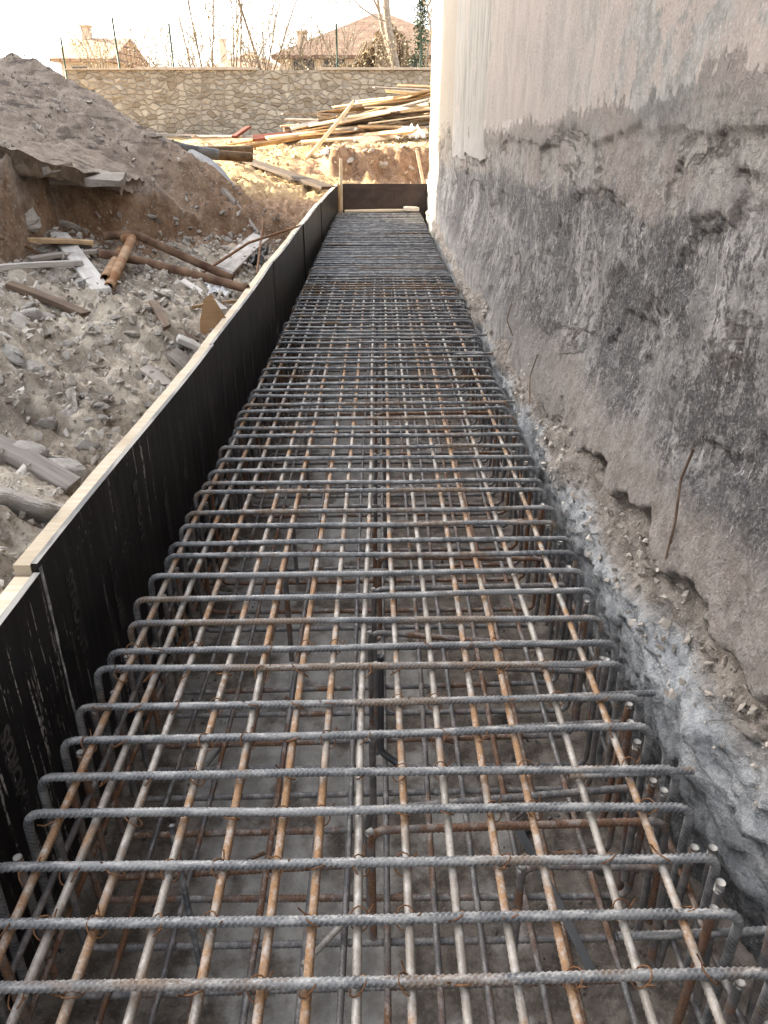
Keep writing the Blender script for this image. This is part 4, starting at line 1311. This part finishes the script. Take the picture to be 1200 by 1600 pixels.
for k, (px, py, s, lb) in enumerate(((545,250,.2,'tan boulder in the earth face behind the stake'), (600,260,.22,'long tan stone set in the earth face'), (640,262,.2,'tan stone in the earth face beside the building'), (615,276,.12,'small pale stone just above the end board'))):
    p = hit(px, py); place_rock(p, s, k + 1, lb)

# ------------------------------------------------------------------ stone wall, fence posts
sw = empty('stone_wall', (-3.2, 24.1, E - .4), 'long tan rubble stone wall closing the far side of the site', 'wall')
mb = MB()
xs = np.linspace(-8.45, 3.4, 120); zs = np.linspace(E - 1.0, E + 1.245, 30)
vs = [(x, 24.0 + .02 * fr(x*1.5, z*1.5, 0, 4) + .012 * (noise.cell((x*3, z*4.6, 0)) ), z) for z in zs for x in xs]
mb.add(vs, grid_faces(30, 120))
mb.box((-8.44, 24.03, E - 1.0), (3.4, 24.42, E + 1.24))
mb.build('masonry', M['masonry'], sw, False)
for (x0, x1, h) in ((-8.5, -6.62, .03), (-6.6, -3.3, .065), (-1.55, 1.0, .06), (1.02, 3.4, .06)):
    mb = MB(); mb.box((x0, 23.93, E + 1.247), (x1, 24.48, E + 1.247 + h)); mb.build('coping_slab', M['coping'], sw, False)
for k, (px, py0, py1, lean, lb) in enumerate(((103,58,128,.02,'green fence post at the left end of the stone wall'), (188,28,99,-.02,'tall green fence post second from the left on the wall'), (272,37,104,0,'green fence post left of the bare bush'),
        (527,37,106,0,'green fence post in front of the tiled roof'), (657,45,104,0,'green fence post beside the dark evergreen'))):
    b0 = at(px, py1, 21.0); t0 = at(px - 4 + (px > 400) * 4, py0, 20.4)
    b0 = Vector((b0.x, 24.2, E + 1.2 if k else E + .85)); L = (t0.z - b0.z)
    mb = MB(); mb.add(*tube([(0, 0, 0), (lean, 0, L)], .026, 8)); mb.add(*tube([(lean, 0, L), (lean, 0, L + .015)], .032, 8))
    o = mb.build('fence_post', M['post']); o.location = b0
    tag(o, lb, 'post', 'green fence posts on the stone wall')

# ------------------------------------------------------------------ houses behind
def roof_uv(v, f):
    out = []
    for q in f:
        pts = [Vector(v[i]) for i in q]
        n = (pts[1]-pts[0]).cross(pts[2]-pts[0]).normalized()
        ax = Vector((0,0,1)).cross(n); ax = ax.normalized() if ax.length > 1e-3 else Vector((1,0,0))
        ay = n.cross(ax)
        out.append([(p.dot(ax), p.dot(ay)) for p in pts])
    return out
def house(name, x0, x1, y0, y1, zb, ze, zr, wallm, label, hip=True, wins=(), chim=None, roofm='tile'):
    e = empty(name, ((x0+x1)/2, (y0+y1)/2, zb), label, 'house')
    mb = MB(); mb.box((x0, y0, zb), (x1, y1, ze)); mb.build('wall', wallm, e, False)
    o = .35; a, b, c, d = x0-o, x1+o, y0-o, y1+o
    ym = (c+d)/2; ins = (d-c)/2 if hip else 0
    ins = min(ins, (b-a)/2 - .1)
    v = [(a,c,ze),(b,c,ze),(b,d,ze),(a,d,ze),(a+ins,ym,zr),(b-ins,ym,zr),(a,c,ze-.12),(b,c,ze-.12),(b,d,ze-.12),(a,d,ze-.12)]
    f = [(0,1,5,4),(1,2,5),(2,3,4,5),(3,0,4),(9,8,7,6),(6,7,1,0),(7,8,2,1),(8,9,3,2),(9,6,0,3)]
    mb = MB(); mb.add(v, f, roof_uv(v, f)); r = mb.build('roof', M[roofm], e, False)
    for (wx, wz, ww, wh) in wins:
        mb = MB(); mb.box((wx-ww/2, y0-.02, wz), (wx+ww/2, y0+.02, wz+wh)); w = mb.build('window', M['dark'], e, False)
        mb = MB()
        for q in ((-ww/2-.06, -ww/2), (ww/2, ww/2+.06)): mb.box((wx+q[0], y0-.05, wz-.06), (wx+q[1], y0+.03, wz+wh+.06))
        mb.box((wx-ww/2, y0-.05, wz-.06), (wx+ww/2, y0+.03, wz)); mb.box((wx-ww/2, y0-.05, wz+wh), (wx+ww/2, y0+.03, wz+wh+.06))
        mb.build('window_frame', M['coping'], w, False)
    if chim:
        mb = MB(); mb.box((chim[0]-.2, chim[1]-.2, chim[2]), (chim[0]+.2, chim[1]+.2, chim[3])); mb.box((chim[0]-.26, chim[1]-.26, chim[3]), (chim[0]+.26, chim[1]+.26, chim[3]+.08))
        mb.build('chimney', M['cream'], r, False)
    return e
house('tiled_house', -4.2, 4.4, 38, 46, E-.5, E+2.5, E+4.45, M['cream'], 'low house with red hipped tile roof behind the wall on the right', True,
      [(-3.2, E+1.5, .9, .9), (-1.9, E+1.5, .9, .9), (-.6, E+1.5, .9, .9), (1.2, E+1.5, .9, .9)], (-3.4, 40, E+2.9, E+3.5))
house('cream_house', -14.3, -12.2, 40, 46, E-.5, E+2.5, E+3.55, M['cream'], 'cream house with orange roof edge behind the left end of the wall', False,
      [(-13.4, E+1.2, .8, 1.0)], (-13.9, 43, E+2.9, E+4.0), 'tile_pale')
house('brick_house', -11.6, -5.0, 54, 62, E-.5, E+2.5, E+4.0, M['cream'], 'far house with brown roof half hidden by the bare bush', True,
      [(-10.6, E+1.2, 1, 1), (-8.4, E+1.2, 1, 1), (-6.6, E+1.2, 1, 1)], (-9.9, 57, E+3.0, E+4.6), 'tile_pale')
# unseen block added left of the site to shade the trench and wall
nb = empty('shade_block', (-19, 5, 0), 'unseen grey block added left of the site to cast shade', 'shade block')
BE = 19.2
mb = MB(); mb.box((-25, -22, -.2), (-13.5, BE, E + 9.5)); mb.build('wall', M['greyrender'], nb, False)
mb = MB(); mb.box((-25.3, -22.3, E + 9.5), (-13.2, BE + .3, E + 9.8)); mb.build('roof', M['coping'], nb, False)
for fl in range(3):
    for k in range(9):
        y = -18 + k * 4.3; z = E + .6 + fl * 2.8
        mb = MB(); mb.box((-13.52, y, z), (-13.46, y + 1.3, z + 1.3)); w = mb.build('window', M['dark'], nb, False)

# ------------------------------------------------------------------ trees and shrubs
def grow(base, d0, L, r, depth, rs, segs, out, leaves, bend=.18, split=(2, 3), spread=.55, lf=.0):
    p = Vector(base); d = Vector(d0).normalized(); pts = [tuple(p)]
    for i in range(segs):
        d = (d + Vector((rs.gauss(0, bend), rs.gauss(0, bend), rs.gauss(0.05, bend * .6)))).normalized()
        p = p + d * (L / segs); pts.append(tuple(p))
        if depth > 0 and i >= 1 and rs.random() < .55:
            dd = (d + Vector((rs.gauss(0, spread), rs.gauss(0, spread), rs.gauss(.1, .3)))).normalized()
            grow(p, dd, L * rs.uniform(.35, .6), r * .45, depth - 1, rs, max(3, segs - 1), out, leaves, bend, split, spread, lf)
        if lf and rs.random() < lf and depth < 2:
            leaves.append((p + Vector((rs.gauss(0, .05), rs.gauss(0, .05), rs.gauss(0, .05)))))
    out.append((pts, r))
    if depth > 0:
        for k in range(rs.randint(*split)):
            dd = (d + Vector((rs.gauss(0, spread), rs.gauss(0, spread), rs.gauss(.15, .3)))).normalized()
            grow(p, dd, L * rs.uniform(.5, .75), r * .6, depth - 1, rs, max(3, segs - 1), out, leaves, bend, split, spread, lf)
def leaf_cards(mb, pts, s, rs):
    for p in pts:
        a = Vector((rs.gauss(0,1), rs.gauss(0,1), rs.gauss(0,1))).normalized(); b = a.orthogonal().normalized()
        q = s * rs.uniform(.6, 1.3); p = Vector(p)
        mb.add([p - a*q, p + b*q*.5, p + a*q, p - b*q*.5], [(0,1,2,3)])
def woody(name, base, stems, label, cat, seed, lf=.3, ls=.05, leafm='leaf', bark='twig', group=None, minr=.006):
    rs = random.Random(seed); e = empty(name, base, label, cat, group)
    out, lv = [], []
    for (off, d, L, r, depth, bend, spread) in stems:
        grow(Vector(base) + Vector(off), d, L, r, depth, rs, 6, out, lv, bend, (1, 3), spread, lf)
    mb = MB()
    for pts, r in out:
        rr_ = np.linspace(r, max(minr * .7, r * .45), len(pts)); mb.add(*tube(pts, np.maximum(rr_, minr), 5 if r < .04 else 9, None))
    mb.build('trunk', M[bark], e)
    if lv:
        mb = MB(); leaf_cards(mb, lv, ls, rs); mb.build('foliage', M[leafm], e, False)
    return e
gz = E + .55
def wb(px, y): return ((px - 592) / 1200 * y * .866, y, E - .4)
b = wb(338, 26)
woody('bare_bush', b, [((i*.16 - .4, rr.uniform(-.3, .3), 0), (i*.10 - .25, rr.uniform(-.2, .2), 1), rr.uniform(3.4, 5.0), .032, 3, .07, .4) for i in range(9)], 'tall bare bush with many upright stems above the wall', 'bush', 3, .38, .05)
b = wb(428, 27)
woody('bare_tree', b, [((0, 0, 0), (-.13, 0, 1), 4.6, .055, 2, .06, .5), ((-.1, .1, 1.6), (-1, 0, .25), 1.6, .045, 1, .2, .5)], 'slim leaning bare tree between the bush and the tiled roof', 'tree', 12, .3, .05)
b = wb(634, 25.6)
woody('old_tree', b, [((0, 0, 0), (-.17, 0, 1), 4.6, .17, 2, .05, .5), ((.25, 0, 0), (-.55, 0, 1), 2.3, .13, 0, .06, .4), ((-.5, 0, 2.9), (-1, 0, .3), 1.7, .03, 2, .15, .5), ((.15, 0, .4), (.5, 0, 1), 1.8, .07, 2, .1, .5)], 'old pale trunked tree forking beside the building', 'tree', 21, .45, .06, bark='bark')
rs = random.Random(5)
e = empty('ivy_thicket', wb(580, 26.5), 'brown withered ivy thicket leaning on the old tree', 'ivy')
mb = MB(); pts = []
c = Vector(wb(580, 26.5))
for k in range(2600):
    u = rs.uniform(-1, 1); hmax = .35 + 1.15 * max(0, 1 - abs(u - .45) * .95)
    pts.append(c + Vector((u * 1.0 + .1, rs.gauss(0, .25), 1.55 + hmax * rs.random() ** .8 * (1 + .15 * fr(u*4, 0, 0, 3)))))
leaf_cards(mb, pts, .055, rs); mb.build('foliage', M['ivy'], e, False)
mb = MB()
for k in range(40):
    u = rs.uniform(-.9, .9); mb.add(*tube([tuple(c + Vector((u, rs.gauss(0, .2), 0))), tuple(c + Vector((u + .15, rs.gauss(0, .2), 1.5))), tuple(c + Vector((u * .7 + .35, rs.gauss(0, .2), 2.5)))], .012, 4))
mb.build('stem', M['twig'], e)
e = empty('evergreen_tree', wb(657, 28), 'dark narrow evergreen squeezed against the building corner', 'tree')
c = Vector(wb(657, 28)); pts = []
for k in range(1500):
    t = rs.random(); w = .42 * (1 - .8 * t) + .06
    pts.append(c + Vector((rs.gauss(.0, w * .55), rs.gauss(0, w * .55), 1.2 + 2.6 * t)))
mb = MB(); leaf_cards(mb, pts, .05, rs); mb.build('crown', M['evergreen'], e, False)
mb = MB(); mb.add(*tube([tuple(c), tuple(c + Vector((0, 0, 3.4)))], np.array([.06, .015]), 6)); mb.build('trunk', M['twig'], e)
labs = ['dry tan shrub behind the wall at its left end', 'dry shrub between the two left fence posts', 'dry shrub just right of the second fence post', 'dry shrub left of the tall bare bush', 'dry tan shrub right of the tall bare bush',
        'dry shrub below the slim leaning tree', 'dry shrub in front of the tiled house wall', 'dry shrub beside the post before the tiled roof', 'dry shrub at the foot of the old tree']
for k, px in enumerate((150, 225, 258, 300, 385, 412, 470, 515, 605)):
    b = wb(px, 25.2)
    woody('dry_shrub', b, [((rr.uniform(-.45, .45), rr.uniform(-.2, .2), .9), (rr.uniform(-.35, .35), rr.uniform(-.2, .2), 1), rr.uniform(.8, 1.6), .012, 1, .12, .5) for i in range(16)], labs[k], 'shrub', 40 + k, .8, .04, 'grassdry', 'twig', 'dry shrubs behind the stone wall', .004)

# wires and roots on the old wall
rod('rusty_wire', [(wall_x(2.05) - .06, 2.02, E - .83), (wall_x(2.1) - .075, 2.03, E - .93), (wall_x(2.05) - .085, 1.99, E - 1.05), (wall_x(2) - .10, 1.97, E - 1.16)], .0042, M['root'], 'long rusty wire hanging down the middle of the stained wall', 'wire')
rod('rusty_wire', [(wall_x(4.9) - .10, 4.9, E - 1.02), (wall_x(4.8) - .14, 4.8, E - 1.10), (wall_x(4.8) - .10, 4.72, E - 1.2), (wall_x(4.7) - .15, 4.66, E - 1.27)], .0038, M['root'], 'curled rusty wire low on the wall far back', 'wire')
rod('rusty_wire', [(wall_x(4.0) - .10, 4.0, E - 1.1), (wall_x(4.0) - .14, 3.95, E - 1.2), (wall_x(4.0) - .15, 3.85, E - 1.33)], .0035, M['root'], 'thin rusty wire low on the wall above the cage edge', 'wire')
